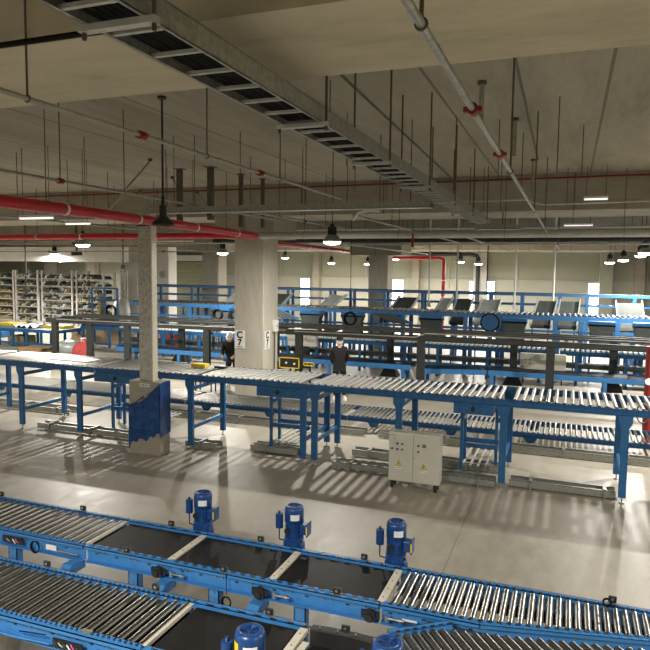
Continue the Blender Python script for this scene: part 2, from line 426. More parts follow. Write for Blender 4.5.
conveyor_A(-15.6, -12.1, 'tall blue roller conveyor section running out of the left edge', [-15.2, -12.6])
conveyor_A(-12.1, -9.0, 'tall blue roller conveyor section, leftmost with two full leg frames', [-10.93, -9.38])
conveyor_A(-9.0, -6.55, 'tall blue roller conveyor section behind the film wrapped post cabinet', [-6.72], (-8.98, -7.95, 0))
conveyor_A(-6.55, -4.28, 'tall blue roller conveyor section ending at the paired legs left of the cream cabinet', [-4.38], (-5.30, -4.45, 0))
conveyor_A(-4.28, -.80, 'tall blue roller conveyor section behind and above the cream cabinet', [-4.16, -2.62, -.90], (-1.70, -1.06, 0))
conveyor_A(-.80, 2.9, 'tall blue roller conveyor section at the right edge of the view', [.88, 2.7])

# ---- low line B behind row A
roll_B = None
def conveyor_B(x0, x1, label):
    global roll_B
    y0, y1, z = 13.2, 14.25, .34
    t = thing('low_roller_conveyor', label, 'conveyor', (x0, y0, 0), 'low blue roller conveyor line'); L = x1-x0; W = y1-y0
    rail(.005, L-.005, z, .10, -1, 'deep_blue', .09).build('side_rail', None, t)
    rail(.005, L-.005, z, .10, 1, 'deep_blue', .09).build('side_rail', None, t, (0, W, 0))
    p = .10; n = int((L-.05)/p)
    for k in range(n):
        loc = (.05+p*k, 0, z-.008)
        if roll_B is None: roll_B = roller_mesh(W, .027).build('roller', None, t, loc)
        else: inst(roll_B, t, loc)
    x = .6
    while x < L-.3:
        for y in (-.02, W+.02):
            lg = M().prism([(-.13, z-.10), (.13, z-.10), (.07, z-.20), (-.07, z-.20)], 'y', -.012, .012).build('leg', 'deep_blue', t, (x, y, 0))
            foot_m(.17).build('foot', 'zinc', lg)
        x += 1.65
for x0, x1, lab in ((-16.5,-12.6,'low blue roller conveyor section at the far left behind the tall line'), (-12.6,-8.5,'low blue roller conveyor section left of the film wrapped post cabinet'),
                    (-8.5,-4.4,'low blue roller conveyor section in front of the marked column'), (-4.4,-1.2,'low blue roller conveyor section just behind the cream cabinet'), (-1.2,3.3,'low blue roller conveyor section at the right edge')):
    conveyor_B(x0, x1, lab)

# ---- galvanised channels and ladder rails lying on the floor
def channel(x0, x1, y, label, n=2, gap=.22, z=.02):
    t = thing('floor_channel', label, 'steel channel', (x0, y, 0), 'galvanised channels on the floor'); L = x1-x0
    for k in range(n):
        m = M(); yy = k*gap; m.box(0, yy, z, L, yy+.006, z+.11); m.box(0, yy, z, L, yy+.05, z+.006); m.box(0, yy, z+.104, L, yy+.05, z+.11)
        m.build('rail', 'zinc', t)
    for x in [.3+i*1.1 for i in range(int((L-.3)/1.1)+1)]:
        M().box(x, 0, z+.112, x+.05, gap*(n-1)+.05, z+.13).build('cross_strap', 'zinc', t)
        M().cyl((x+.02, -.02, 0), (x+.02, -.02, z+.1), .016, 8).build('foot', 'zinc', t)
channel(-10.6, -7.72, 10.72, 'galvanised floor channel under the tall conveyor, left of the wrapped post')
channel(-6.9, -6.2, 10.72, 'short galvanised floor channel right of the wrapped post')
channel(-5.6, -4.62, 10.95, 'short galvanised floor channel under the drive box left of the paired legs', 3, .15)
channel(-3.78, -1.0, 10.55, 'galvanised floor channel passing behind the cream cabinet')
channel(-3.7, -.98, 11.4, 'rear galvanised floor channel behind the cream cabinet')
channel(-.78, .80, 10.72, 'galvanised floor channel between the two rightmost tall legs')
channel(-16.0, -10.9, 12.0, 'long galvanised floor channel at the far left behind the tall legs', 2, .35)
channel(-10.5, -3.9, 12.85, 'long galvanised floor channel in front of the low conveyor, left stretch')
channel(-3.6, 3.2, 12.85, 'long galvanised floor channel in front of the low conveyor, right stretch')
def ladder(x, y0, y1, label, n=4):
    t = thing('floor_ladder_rail', label, 'steel rail', (x, y0, 0), 'galvanised rails laid crosswise')
    for k in range(n): M().box(k*.13, 0, .155, k*.13+.035, y1-y0, .18).build('rail', 'zinc_pale', t)
    for y in (.2, (y1-y0)-.25): M().box(-.04, y, .135, n*.13, y+.06, .155).build('cross_strap', 'zinc', t)
    M().box(.0, .1, 0, .08, .2, .135).build('foot', 'zinc', t); M().box(.0, y1-y0-.2, 0, .08, y1-y0-.1, .135).build('foot', 'zinc', t)
ladder(-5.3, 11.1, 12.7, 'galvanised rails laid crosswise under the drive box left of the paired legs')
ladder(-1.62, 11.1, 12.6, 'galvanised rails laid crosswise under the drive box right of the cream cabinet')
ladder(-8.5, 11.15, 12.6, 'galvanised rails laid crosswise beside the wrapped post cabinet', 3)

# ---- foreground line F1 and F2 ------------------------------------------------
def hexbolts(m, pts, out, r=.009):
    for x, y, z in pts: m.cyl((x, y, z), (x, y+out*.01, z), r, 6)
def near_rail(L, z, h, out, paint='blue', teeth=.09, bolts=True):
    m = M(); m.use(paint)
    m.box(0, 0, z-h, L, out*.006, z); m.box(0, 0, z-.006, L, out*.055, z); m.box(0, out*.049, z-.028, L, out*.055, z)
    m.box(0, 0, z-h, L, out*.055, z-h+.006); m.box(0, -out*.03, z-.020, L, 0, z-.012)
    x = teeth/2
    while x < L-.01:
        m.use(paint); m.cbox((x, out*.012, z+.006), (teeth*.42, .016, .012))
        m.use('black'); m.cbox((x+teeth/2, out*.012, z+.001), (teeth*.4, .016, .004))
        x += teeth
    if bolts:
        x = .12
        while x < L-.05:
            m.use('zinc'); hexbolts(m, [(x, out*.006, z-h*.42), (x+.07, out*.006, z-h*.42)], out)
            m.use('black'); m.cbox((x+.2, out*.007, z-h*.5), (.03,.004,.012))
            x += .34
    return m
def sensor(t, loc, name='photo_sensor'):
    m = M(); m.use('zinc'); m.box(-.03, -.004, 0, .03, .004, .05); m.box(-.03, -.03, .0, .03, 0, .006)
    m.use('black'); m.box(-.026, -.022, .012, .026, -.004, .056); m.use('zinc'); m.cyl((0,-.023,.035),(0,-.027,.035), .012, 10)
    return m.build(name, None, t, loc)
def elbow_leg(t, x, z=.785):
    """post standing off the rail on a bent arm"""
    m = M(); m.use('blue'); m.box(x-.05, -.19, .03, x+.05, -.11, z+.02)
    m.prism([(-.19, z+.01), (-.11, z+.01), (-.11, z-.02), (.02, z-.02), (.02, z+.065), (-.15, z+.065), (-.19, z+.035)], 'x', x-.05, x+.05)
    m.use('label'); m.box(x-.045, -.1915, z-.12, x+.04, -.19, z-.05)
    l = m.build('leg', None, t, bevel=.006)
    M().box(x-.07, -.21, 0, x+.07, -.09, .03).build('foot', 'zinc', l)
def post_leg(t, x, y, z):
    m = M(); m.use('blue'); m.box(x-.05, y-.004, .03, x+.05, y+.004, z); m.box(x-.05, y-.004, .03, x-.042, y+.07, z); m.box(x+.042, y-.004, .03, x+.05, y+.07, z)
    m.use('zinc'); hexbolts(m, [(x, y-.004, z-.05), (x, y-.004, z-.12)], -1)
    l = m.build('leg', None, t); M().box(x-.07, y-.03, 0, x+.07, y+.10, .03).build('foot', 'zinc', l)
def control_card(t, x, z, coil=True):
    m = M(); m.use('black'); m.box(x, -.072, z-.03, x+.25, -.057, z+.03)
    for k in range(6):
        m.use(['black','zinc_pale','black','label','magenta','black'][k]); m.tube([(x+.02+k*.036, -.075, z+.02-.01*(k%2)), (x+.045+k*.036, -.088, z+.005), (x+.06+k*.034, -.076, z-.025+.012*(k%3))], .005, 6)
    cc = m.build('control_card', None, t)
    if coil:
        m = M()
        for j in range(3):
            m.tube([(x+.40+(.042+.004*j)*math.cos(a), -.068-.006*j, z-.02+(.05+.003*j)*math.sin(a)) for a in [i*PI/9 for i in range(18)]], .005, 6, True)
        m.build('cable_coil', 'rubber', cc)
def bearing(t, x, z, out=-1):
    m = M(); m.use('black'); m.cyl((x, out*.057, z), (x, out*.10, z), .046, 18); m.cyl((x, out*.10, z), (x, out*.125, z), .028, 16)
    m.box(x-.07, out*.057, z-.025, x+.07, out*.075, z+.03)
    b = m.build('bearing', None, t)
    m = M(); m.cyl((x+.13, out*.07, z), (x+.26, out*.07, z), .009, 8); m.box(x+.12, out*.058, z-.025, x+.14, out*.08, z+.025); m.cyl((x+.22, out*.07, z), (x+.245, out*.07, z), .017, 6)
    m.build('tension_screw', 'zinc', t)
def motor(t, x, y, z0, out=1, yellow_tag=False):
    """upright geared motor standing beside a rail; z0 = rail top height"""
    c = (x, y, z0)
    m = M(); m.cyl((x,y,z0+.11),(x,y,z0+.30), .074, 24)
    for k in range(16):
        a = 2*PI*k/16; m.bar((x+.074*math.cos(a), y+.074*math.sin(a), z0+.12), (x+.074*math.cos(a), y+.074*math.sin(a), z0+.22), .006, .016, (math.cos(a), math.sin(a), 0))
    body = m.build('gear_motor', 'motor', t)
    m = M(); m.lathe((x,y,z0), [(.078,.235),(.086,.24),(.088,.36),(.080,.385),(.058,.392),(.056,.378),(.0,.375)], 28)
    for q in range(3):
        r = .016+.014*q; m.tube([(x+r*math.cos(a), y+r*math.sin(a), z0+.382) for a in [i*PI/8 for i in range(16)]], .0025, 5, True)
    for k in range(6):
        a = PI*k/3; m.bar((x,y,z0+.382), (x+.055*math.cos(a), y+.055*math.sin(a), z0+.385), .004)
    m.build('fan_cover', 'motor', body)
    m = M(); m.cyl((x,y,z0+.085),(x,y,z0+.115), .088, 20); m.box(x-.07,y-.07,z0-.03,x+.07,y+.07,z0+.09)
    m.cyl((x, y-.10*out, z0-.02), (x, y+.085, z0-.02), .072, 20); m.cyl((x-.09,y,z0+.03),(x+.09,y,z0+.03), .04, 14)
    m.cyl((x+.06,y,z0-.06),(x+.06,y,z0+.02), .045, 14)
    m.build('gearbox', 'motor', body, bevel=.005)
    m = M(); m.box(x+.07, y-.045, z0+.14, x+.135, y+.045, z0+.235); m.box(x+.135, y-.055, z0+.125, x+.15, y+.055, z0+.25)
    tb = m.build('terminal_box', 'motor', body, bevel=.008)
    M().box(x+.137, y-.057, z0+.15, x+.149, y-.055, z0+.225).build('warning_strip', 'yellow' , body)
    m = M(); m.cyl((x-.140,y-.02,z0+.17),(x-.140,y-.02,z0+.30), .035, 16); m.cyl((x-.140,y-.02,z0+.30),(x-.140,y-.02,z0+.325), .012, 8)
    m.build('capacitor', 'motor', body, bevel=.006)
    M().tube([(x-.140,y-.02,z0+.17),(x-.140,y-.02,z0+.10),(x-.14,y-.02,z0+.06),(x-.07,y-.01,z0+.045)], .006, 6).build('cable', 'rubber', body)
    def plate(a0, a1, za, zb, nm, mt):
        m = M(); vs = []; N = 6
        for i in range(N+1):
            a = a0+(a1-a0)*i/N
            for z in (za, zb): vs.append((x+.0895*math.cos(a), y+.0895*math.sin(a), z0+z))
        m._add(vs, [(2*i,2*i+2,2*i+3,2*i+1) for i in range(N)]); return m.build(nm, mt, body)
    plate(-PI*.50, -PI*.20, .275, .33, 'nameplate', 'label')
    if yellow_tag: plate(-PI*.88, -PI*.62, .27, .34, 'warning_sticker', 'yellow')
    m = M(); m.cyl((x-.035, y-.070, z0+.17), (x-.035, y-.082, z0+.17), .03, 14); m.build('rotor_port', 'black', body)
    return body

def belt_module(x0, x1, y0, y1, z, label, motors=None, bear=None, extra=None, h=.15, bars=(True,)):
    t = thing('belt_conveyor', label, 'conveyor', (x0, y0, 0), 'short belt conveyor modules'); L = x1-x0; W = y1-y0
    near_rail(L-.002, z, h, -1).build('side_rail', None, t)
    near_rail(L-.002, z, h, 1, teeth=.13).build('side_rail', None, t, (0, W, 0))
    m = M(); m.box(.045, .02, z-.030, L-.045, W-.02, z-.014)
    m.cyl((.055,.02,z-.05),(.055,W-.02,z-.05), .036, 16); m.cyl((L-.06,.02,z-.05),(L-.06,W-.02,z-.05), .036, 16)
    m.build('belt', 'belt', t)
    m = M(); m.use('alu'); m.box(L-.028, .006, z-.035, L+.03, W-.006, z-.006)
    m.use('black'); 
    for q in range(4): m.cyl((L, .08+q*(W-.16)/3, z-.006), (L, .08+q*(W-.16)/3, z-.004), .006, 8)
    m.build('transfer_bar', None, t)
    return t, L, W
f1 = [(-3.98,-3.12,'black belt conveyor module, leftmost of three in the farther foreground line'), (-3.12,-2.16,'black belt conveyor module, middle of three in the farther foreground line'), (-2.16,-1.24,'black belt conveyor module, rightmost of three in the farther foreground line')]
Y0, Y1, FZ = 4.58, 5.16, 1.0
for i, (a, b, lab) in enumerate(f1):
    t, L, W = belt_module(a, b, Y0, Y1, FZ, lab)
    motor(t, L-(.07 if i == 2 else .11), W+.16, FZ-.045)
    bearing(t, L-.06, FZ-.085)
    sx = (.45,.55,.58)[i]; sensor(t, (sx, -.02, FZ)); sensor(t, (sx+.02, W+.05, FZ))
    if i == 0: elbow_leg(t, .87); post_leg(t, .49, .0, FZ-.15)
    if i == 1: post_leg(t, .44, .0, FZ-.15); elbow_leg(t, .89); 
    if i == 1:
        m = M(); m.tube([(.59,-.06,FZ-.0),(.60,-.075,FZ-.12),(.60,-.075,FZ-.16)], .004, 6)
        for j in range(3): m.tube([(.60+(.036+.004*j)*math.cos(a_), -.07-.006*j, FZ-.225+(.042+.003*j)*math.sin(a_)) for a_ in [q*PI/9 for q in range(18)]], .006, 6, True)
        m.build('cable_coil', 'rubber', t)
    if i == 2: post_leg(t, .26, .0, FZ-.15)
def near_rollers(x0, x1, y0, y1, z, label, pitch, r, nm='roller_conveyor', grp='foreground roller conveyor sections'):
    t = thing(nm, label, 'conveyor', (x0, y0, 0), grp); L = x1-x0; W = y1-y0
    near_rail(L-.01, z, .15, -1, teeth=pitch/2 if pitch > .08 else pitch).build('side_rail', None, t)
    near_rail(L-.01, z, .15, 1, teeth=pitch/2 if pitch > .08 else pitch).build('side_rail', None, t, (0, W, 0))
    src = None; k = 0; x = L-.05 if x1 < -1 else .06
    dirn = -1 if x1 < -1 else 1
    while .03 < x < L-.03:
        loc = (x, .008, z-r+.004)
        if src is None: src = roller_mesh(W-.016, r).build('roller', None, t, loc)
        else: inst(src, t, loc)
        x += dirn*pitch
    M().box(.02, .03 if x1 < -1 else .12, z-.075, L-.02, W-.03 if x1 < -1 else W-.30, z-.068).build('drive_belt', 'belt', t)
    return t, L, W
t, L, W = near_rollers(-7.6, -3.99, Y0, Y1, FZ, 'roller conveyor section at the left of the farther foreground line', .09, .029)
M().box(L-.035, .006, FZ-.03, L-.005, W-.006, FZ-.004).build('transfer_bar', 'alu', t)
control_card(t, -4.86+7.6-.06, FZ-.07); post_leg(t, -4.87+7.6, 0, FZ-.15); elbow_leg(t, -4.08+7.6)
M().box(L-.42, -.0575, FZ-.10, L-.30, -.056, FZ-.05).build('rating_plate', 'label', t)
sensor(t, (3.03, W+.05, FZ)); sensor(t, (1.93, W+.05, FZ)); post_leg(t, 1.2, 0, FZ-.15)
M().tube([(L-.28,-.07,FZ-.085),(L-.05,-.07,FZ-.088)], .008, 6).build('tension_screw', 'zinc', t)
FX0, FX1, KN, SL = -1.225, 1.6, -.50, .20     # the near rail bends inwards at KN where the spur merges
t = thing('roller_conveyor', 'roller conveyor section at the right of the farther foreground line', 'conveyor', (FX0, Y0, 0), 'foreground roller conveyor sections'); L = FX1-FX0; W = Y1-Y0
near_rail(L, FZ, .15, 1, teeth=.0655).build('side_rail', None, t, (0, W, 0))
near_rail(KN-FX0, FZ, .15, -1, teeth=.0655).build('side_rail', None, t)
near_rail((FX1-KN)*1.02, FZ, .15, -1, teeth=.0655, bolts=False).build('side_rail', None, t, (KN-FX0, 0, 0)).rotation_euler = (0, 0, math.atan(SL))
src = None
for k in range(42):
    x = .075+.0655*k; ys = .008+max(0, (x+FX0-KN)*SL)
    if ys < .01:
        if src is None: src = roller_mesh(W-.016, .026).build('roller', None, t, (x, .008, FZ-.022))
        else: inst(src, t, (x, .008, FZ-.022))
    else: roller_mesh(W-.008-ys, .026).build('roller', None, t, (x, ys, FZ-.022))
M().box(.04, .30, FZ-.085, L-.02, W-.12, FZ-.075).build('drive_belt', 'belt', t)
sensor(t, (1.63, W+.06, FZ)); m = M()
for j in range(3): m.tube([(1.585+.028*math.cos(a_), W-.06-.008*j, FZ+.055+.028*math.sin(a_)) for a_ in [q*PI/8 for q in range(16)]], .005, 6, True)
m.tube([(1.585,W-.06,FZ+.03),(1.6,W-.02,FZ+.005),(1.63,W+.05,FZ+.01)], .005, 6)
m.build('cable_coil', 'rubber', t)
m = M(); m.use('black'); m.tube([(.15,-.06,FZ-.09),(.35,-.065,FZ-.115),(.7,-.065,FZ-.10),(1.0,-.065,FZ-.12),(1.08,-.065,FZ-.06)], .007, 6)
m.tube([(.35,-.06,FZ-.05),(.8,-.06,FZ-.06),(1.3,-.06,FZ-.05),(1.9,-.06,FZ-.06)], .006, 6); m.use('label'); m.box(.16,-.0575,FZ-.085,.28,-.056,FZ-.07)
m.build('cable', None, t); post_leg(t, .28, .02, FZ-.15); post_leg(t, 2.3, 0, FZ-.15); post_leg(t, 1.4, W-.07, FZ-.15)
# F2, the nearest line
G0, G1 = 3.43, 4.04
t, L, W = near_rollers(-6.0, -2.53, G0, G1, FZ, 'roller conveyor section at the lower left corner, nearest the viewer', .09, .03)
M().box(L-.038, .006, FZ-.03, L-.002, W-.006, FZ-.004).build('transfer_bar', 'alu', t)
control_card(t, -3.02+6.0-.22, FZ-.09); post_leg(t, 3.05, 0, FZ-.15); post_leg(t, 1.2, 0, FZ-.15)
sensor(t, (-3.97+6.0, W+.05, FZ)); sensor(t, (-2.90+6.0, W+.05, FZ)); 
m = M(); m.use('blue'); m.tube([(2.0,-.08,FZ-.10),(2.4,-.09,FZ-.11),(2.75,-.08,FZ-.10)], .008, 6); m.use('rubber'); m.tube([(2.45,-.06,FZ-.08),(2.55,-.075,FZ-.06),(2.70,-.07,FZ-.05)], .004, 6); m.build('cable', None, t)
M().box(L-.5, -.03, FZ+.002, L-.42, 0, FZ+.02).build('mount_clip', 'zinc', t)
t, L, W = belt_module(-2.53, -1.64, G0, G1, FZ, 'black belt conveyor module with the motor nearest the viewer')
motor(t, .90, -.24, FZ+.05, -1, True); sensor(t, (.60, W+.05, FZ)); post_leg(t, .78, W-.07, FZ-.15); post_leg(t, .1, 0, FZ-.15)
# curved transfer beside it
t = thing('belt_conveyor', 'black belt turning module with a dark bolted guide at the bottom edge', 'conveyor', (-1.60, 3.05, 0))
m = M(); m.prism([(.03,.0),(.50,-.1),(.62,.75),(.08,.86)], 'z', FZ-.05, FZ-.02); m.build('belt', 'belt', t)
m = M(); arc = [(.06+.50*k/8, .90+.015*math.sin(PI*k/8)) for k in range(9)]
m.prism(arc+[(x, y-.07) for x, y in reversed(arc)], 'z', FZ-.03, FZ+.09)
g = m.build('edge_guide', 'black', t, bevel=.006)
m = M()
for k in (1,3,5,7): m.cyl((arc[k][0], arc[k][1]-.035, FZ+.09), (arc[k][0], arc[k][1]-.035, FZ+.097), .007, 8)
m.build('bolt', 'zinc', g)
m = M(); m.use('alu'); m.prism([(-.02,.0),(.03,.0),(.06,.84),(.01,.84)], 'z', FZ-.05, FZ-.012); m.build('transfer_bar', None, t)
m = M(); m.use('alu'); m.prism([(.52,.30),(.57,.30),(.585,.88),(.535,.86)], 'z', FZ-.05, FZ-.012); m.build('transfer_bar', None, t)
m = M(); m.box(.0,-.1,FZ-.2,.6,.0,FZ-.05); m.box(.0,.80,FZ-.2,.6,.83,FZ-.04); m.build('side_rail', 'blue', t)
M().box(.26,.80,0,.34,.86,FZ-.2).build('leg', 'blue', t); M().box(.26,-.08,0,.34,-.02,FZ-.2).build('leg', 'blue', t)
sensor(t, (.28, .95, FZ+.05))
motor(t, .755, .25, FZ+.09, -1)
# F3 merging spur, turned about 37 degrees
ang = math.radians(36.5); t = thing('roller_conveyor', 'angled roller spur merging into the farther foreground line at the bottom right', 'conveyor', (-1.06, 4.18, 0), 'foreground roller conveyor sections', ang)
L = 2.3
def f3y(x):   # local y of the bent near rail of the line it merges into
    return (.208+x*(.2*math.cos(ang)-math.sin(ang)))/(math.cos(ang)+.2*math.sin(ang))
Lr = .47
near_rail(Lr, FZ, .15, 1, teeth=.065, bolts=False).build('side_rail', None, t, (0,0,0))
near_rail(1.75, FZ, .15, -1, teeth=.065, bolts=False).build('side_rail', None, t, (0,-.78,0))
for k in range(32):
    x = .05+.0655*k; top = min(-.01, f3y(x)-.078)
    if top < -.70: break
    roller_mesh(top+.775, .026).build('roller', None, t, (x, -.775, FZ-.022))
post_leg(t, .3, -.74, FZ-.15); post_leg(t, 1.1, -.74, FZ-.15)

# ------------------------------------------------------------------ cream electrical cabinet
t = thing('electrical_cabinet', 'cream two-door electrical cabinet with warning triangles, standing on the open floor', 'cabinet', (-2.61, 9.97, 0))
M().box(0, 0, .12, .82, .24, .91).build('body', 'cream', t, bevel=.008)
for x in (.03, .73):
    for y in (.02, .18): M().box(x, y, 0, x+.05, y+.04, .12).build('leg', 'black', t)
def cab_door(x0, x1, knobs, tri):
    d = M().box(x0, -.02, .135, x1, -.001, .895).build('door', 'cream', t, bevel=.005)
    for kx, kz, r in knobs:
        m = M(); m.use('zinc'); m.cyl((kx,-.02,kz),(kx,-.025,kz), r*1.25, 14); m.use('black'); m.cyl((kx,-.025,kz),(kx,-.042,kz), r, 12); m.build('selector_knob', None, d)
    cx, cz = tri; s_ = .052
    m = M(); m.use('ink'); m.prism([(cx-s_, cz-s_*.8), (cx+s_, cz-s_*.8), (cx, cz+s_)], 'y', -.0215, -.020)
    m.use('yellow'); m.prism([(cx-s_*.84, cz-s_*.70), (cx+s_*.84, cz-s_*.70), (cx, cz+s_*.82)], 'y', -.0225, -.0215)
    m.use('ink'); m.prism([(cx+.004, cz+.028), (cx-.014, cz-.006), (cx-.002, cz-.006), (cx-.008, cz-.034), (cx+.014, cz+.002), (cx+.003, cz+.002), (cx+.013, cz+.026)], 'y', -.0235, -.0225)
    m.build('warning_triangle', None, d)
    m = M(); m.use('label'); m.box(cx-.052, -.0215, cz-.095, cx+.052, -.020, cz-.052)
    m.use('ink'); m.box(cx-.04, -.022, cz-.077, cx+.04, -.0215, cz-.070)
    m.build('warning_label', None, d)
    return d
d = cab_door(.005, .398, [(.145,.74,.014),(.225,.74,.014),(.06,.655,.014),(.145,.65,.014),(.225,.65,.013),(.10,.82,.007)], (.17,.42))
m = M(); m.use('label'); m.box(.015,-.0215,.855,.125,-.02,.885); m.use('ink'); m.box(.022,-.022,.864,.118,-.0215,.877); m.build('name_plate', None, d)
d = cab_door(.404, .815, [(.485,.735,.014),(.485,.64,.014)], (.575,.40))
m = M(); m.use('black'); m.box(.55,-.028,.715,.60,-.02,.765); m.use('zinc'); m.box(.56,-.03,.73,.59,-.028,.755); m.build('meter_display', None, d)
m = M(); m.cyl((.425,-.02,.52),(.425,-.03,.52), .011, 10); m.build('door_lock', 'zinc', d)

# ------------------------------------------------------------------ slim galvanised post with wrapped cabinet
t = thing('floor_cabinet', 'taupe metal post cabinet half wrapped in torn blue film', 'cabinet', (-7.64, 9.98, 0))
M().box(0, 0, 0, .67, .32, 1.385).build('body', 'taupe', t, bevel=.008)
m = M()
fr = [(-.012,.10),(.03,.20),(.09,.24),(.16,.22),(.22,.30),(.30,.30),(.38,.26),(.46,.37),(.54,.34),(.60,.42),(.682,.46),(.682,1.36),(.60,1.30),(.50,1.20),(.38,1.08),(.26,1.00),(.14,.96),(-.012,.92)]
m.prism(fr, 'y', -.012, -.004)
m.prism([(-.012,.36),(.332,.40),(.332,1.375),(.16,1.38),(-.012,1.36)], 'x', .672, .682)
m.prism([(-.012,.10),(.10,.12),(.2,.3),(.332,.4),(.332,.9),(-.012,.92)], 'x', -.012, -.004)
for q in range(26):
    x = random.uniform(.0,.62); z = .93+.55*x*.9+random.uniform(-.12,.02); m.bar((x,-.016,z),(x+random.uniform(.04,.12),-.02,z+random.uniform(.02,.10)), .012,.008)
m.tube([(-.012,-.014,.48),(.3,-.017,.46),(.68,-.014,.44)], .008, 6); m.tube([(-.012,-.014,.88),(.3,-.017,.90),(.68,-.014,.92)], .010, 6)
m.build('plastic_film', 'film', t)
m = M(); m.use('label'); m.box(.235,-.003,1.285,.45,-.0005,1.345); m.use('ink')
for q in range(4): m.box(.26+q*.045,-.0036,1.30,.285+q*.045,-.003,1.33)
m.build('name_label', None, t)
t = thing('cable_riser', 'slim spangled galvanised post rising from the wrapped cabinet to the red pipe', 'cable riser', (-7.335, 10.12, 1.386))
M().box(-.155,-.02,0,.125,.12,2.86).build('front_cover', 'column_zinc', t, bevel=.004)
M().box(.127,-.03,0,.15,.12,3.1).build('side_flange', 'alu', t)
m = M(); m.box(-.15,-.05,2.86,-.06,.05,3.02); m.box(.0,-.05,2.86,.09,.05,3.02); m.build('cable_clamp', 'black', t)

# ------------------------------------------------------------------ signs on the marked column
def text_mesh(s, size, parent, loc, rot, mname, name='lettering', ext=.003):
    c = bpy.data.curves.new(name, 'FONT'); c.body = s; c.size = size; c.extrude = ext; c.align_x = 'CENTER'; c.align_y = 'CENTER'; c.offset = size*.035
    o = bpy.data.objects.new(name, c); COL.objects.link(o)
    dg = bpy.context.evaluated_depsgraph_get(); me = bpy.data.meshes.new_from_object(o.evaluated_get(dg)); bpy.data.objects.remove(o)
    me.materials.clear(); me.materials.append(MT[mname])
    o = bpy.data.objects.new(name, me); COL.objects.link(o); o.parent = parent; o.location = loc; o.rotation_euler = rot
    return o
t = thing('column_sign', 'white sign with C 7 on the front of the square concrete column', 'sign', (-8.19, 15.39, 1.60))
M().box(-.15,-.012,-.24,.15,0,.24).build('sign_board', 'label', t)
text_mesh('C', .25, t, (0,-.014,.115), (PI/2,0,0), 'ink'); text_mesh('7', .23, t, (0,-.014,-.085), (PI/2,0,0), 'ink')
M().box(-.09,-.014,-.205,.09,-.012,-.19).build('small_print', 'ink', t)
t = thing('column_sign', 'narrow white sign on the right side of the square concrete column', 'sign', (-7.49, 15.60, 1.60))
M().box(0,-.16,-.24,.012,.16,.24).build('sign_board', 'label', t)
text_mesh('C', .25, t, (.014,0,.115), (PI/2,0,PI/2), 'ink'); text_mesh('7', .23, t, (.014,0,-.085), (PI/2,0,PI/2), 'ink')
M().box(.012,-.09,-.205,.014,.09,-.19).build('small_print', 'ink', t)
t = thing('switch_box', 'small white switch box with a conduit on the marked column', 'switch box', (-7.49, 16.02, 1.95))
M().box(0,-.10,-.16,.10,.10,.16).build('housing', 'white', t, bevel=.01)
M().box(.10,-.03,-.04,.108,.03,.04).build('switch_plate', 'zinc_pale', t)
M().cyl((.03,0,-1.6),(.03,0,-.16), .014, 8).build('conduit', 'rust', t)

# ------------------------------------------------------------------ row C low belts behind
def belt_C(x0, x1, label, z=.565, zr=None, posts=()):
    zr = z if zr is None else zr
    y0, y1 = 19.62, 20.35
    t = thing('long_belt_conveyor', label, 'conveyor', (x0, y0, 0), 'low bright blue belt conveyors'); L = x1-x0; W = y1-y0
    for y in (0, W): M().prism([(0,z-.15),(L,zr-.15),(L,zr),(0,z)], 'y', y-.02, y+.02).build('side_rail', 'blue', t)
    M().prism([(0,z-.04),(L,zr-.04),(L,zr+.015),(0,z+.015)], 'y', .03, W-.03).build('belt', 'belt', t)
    for px in posts:
        for y in (.0, W-.08):
            lg = M().box(px-x0-.05, y, .03, px-x0+.05, y+.08, z-.15).build('leg', 'blue', t); M().box(px-x0-.09, y-.03, 0, px-x0+.09, y+.11, .03).build('foot', 'zinc', lg)
    return t
belt_C(-15.6,-10.2,'low bright blue belt conveyor at the left, between the cardboard boxes and the marked column', posts=(-15.2,-12.9,-10.6))
belt_C(-10.1,-4.5,'low bright blue belt conveyor passing behind the standing worker', posts=(-9.8,-7.2,-4.75))
belt_C(-4.3,-2.2,'short low bright blue belt conveyor that rises to the right', .48, .565, posts=(-4.1,))
belt_C(-2.15,3.4,'low bright blue belt conveyor at the right, in front of the small grey cabinet', posts=(-2.05,1.05,3.2))

# ---- row D dark steel gantry frame
DX0, DX1, DY0, DY1, DZ = -17.7, 3.6, 18.5, 20.75, 1.62
t = thing('steel_gantry', 'long dark grey steel gantry frame on posts spanning the hall behind the low conveyors', 'steel frame', (DX0, DY0, 0)); L = DX1-DX0; W = DY1-DY0
for y in (0, W):
    m = M(); m.box(0,y-.07,DZ-.16,L,y-.06,DZ); m.box(0,y-.07,DZ-.012,L,y+.07,DZ); m.box(0,y-.07,DZ-.16,L,y+.07,DZ-.148); m.box(0,y-.005,DZ-.16,L,y+.005,DZ)
    m.build('long_beam', 'dark_frame', t)
for k in range(13):
    x = .1+k*(L-.2)/12; M().box(x-.05, .07, DZ-.12, x+.05, W-.07, DZ-.01).build('cross_beam', 'dark_frame', t)
for y in (.62, 1.25, 1.75): M().box(.1, y-.04, DZ-.005, L-.1, y+.04, DZ+.05).build('track_rail', 'grey_top', t)
for x in (-17.35,-15.8,-14.2,-11.06,-7.78,-3.95,-.40,2.9):
    lg = M().box(x-DX0-.11,-.07,.02,x-DX0+.11,.07,DZ-.16).build('post', 'dark_frame', t); M().box(x-DX0-.16,-.12,0,x-DX0+.16,.12,.02).build('base_plate', 'dark_frame', lg)
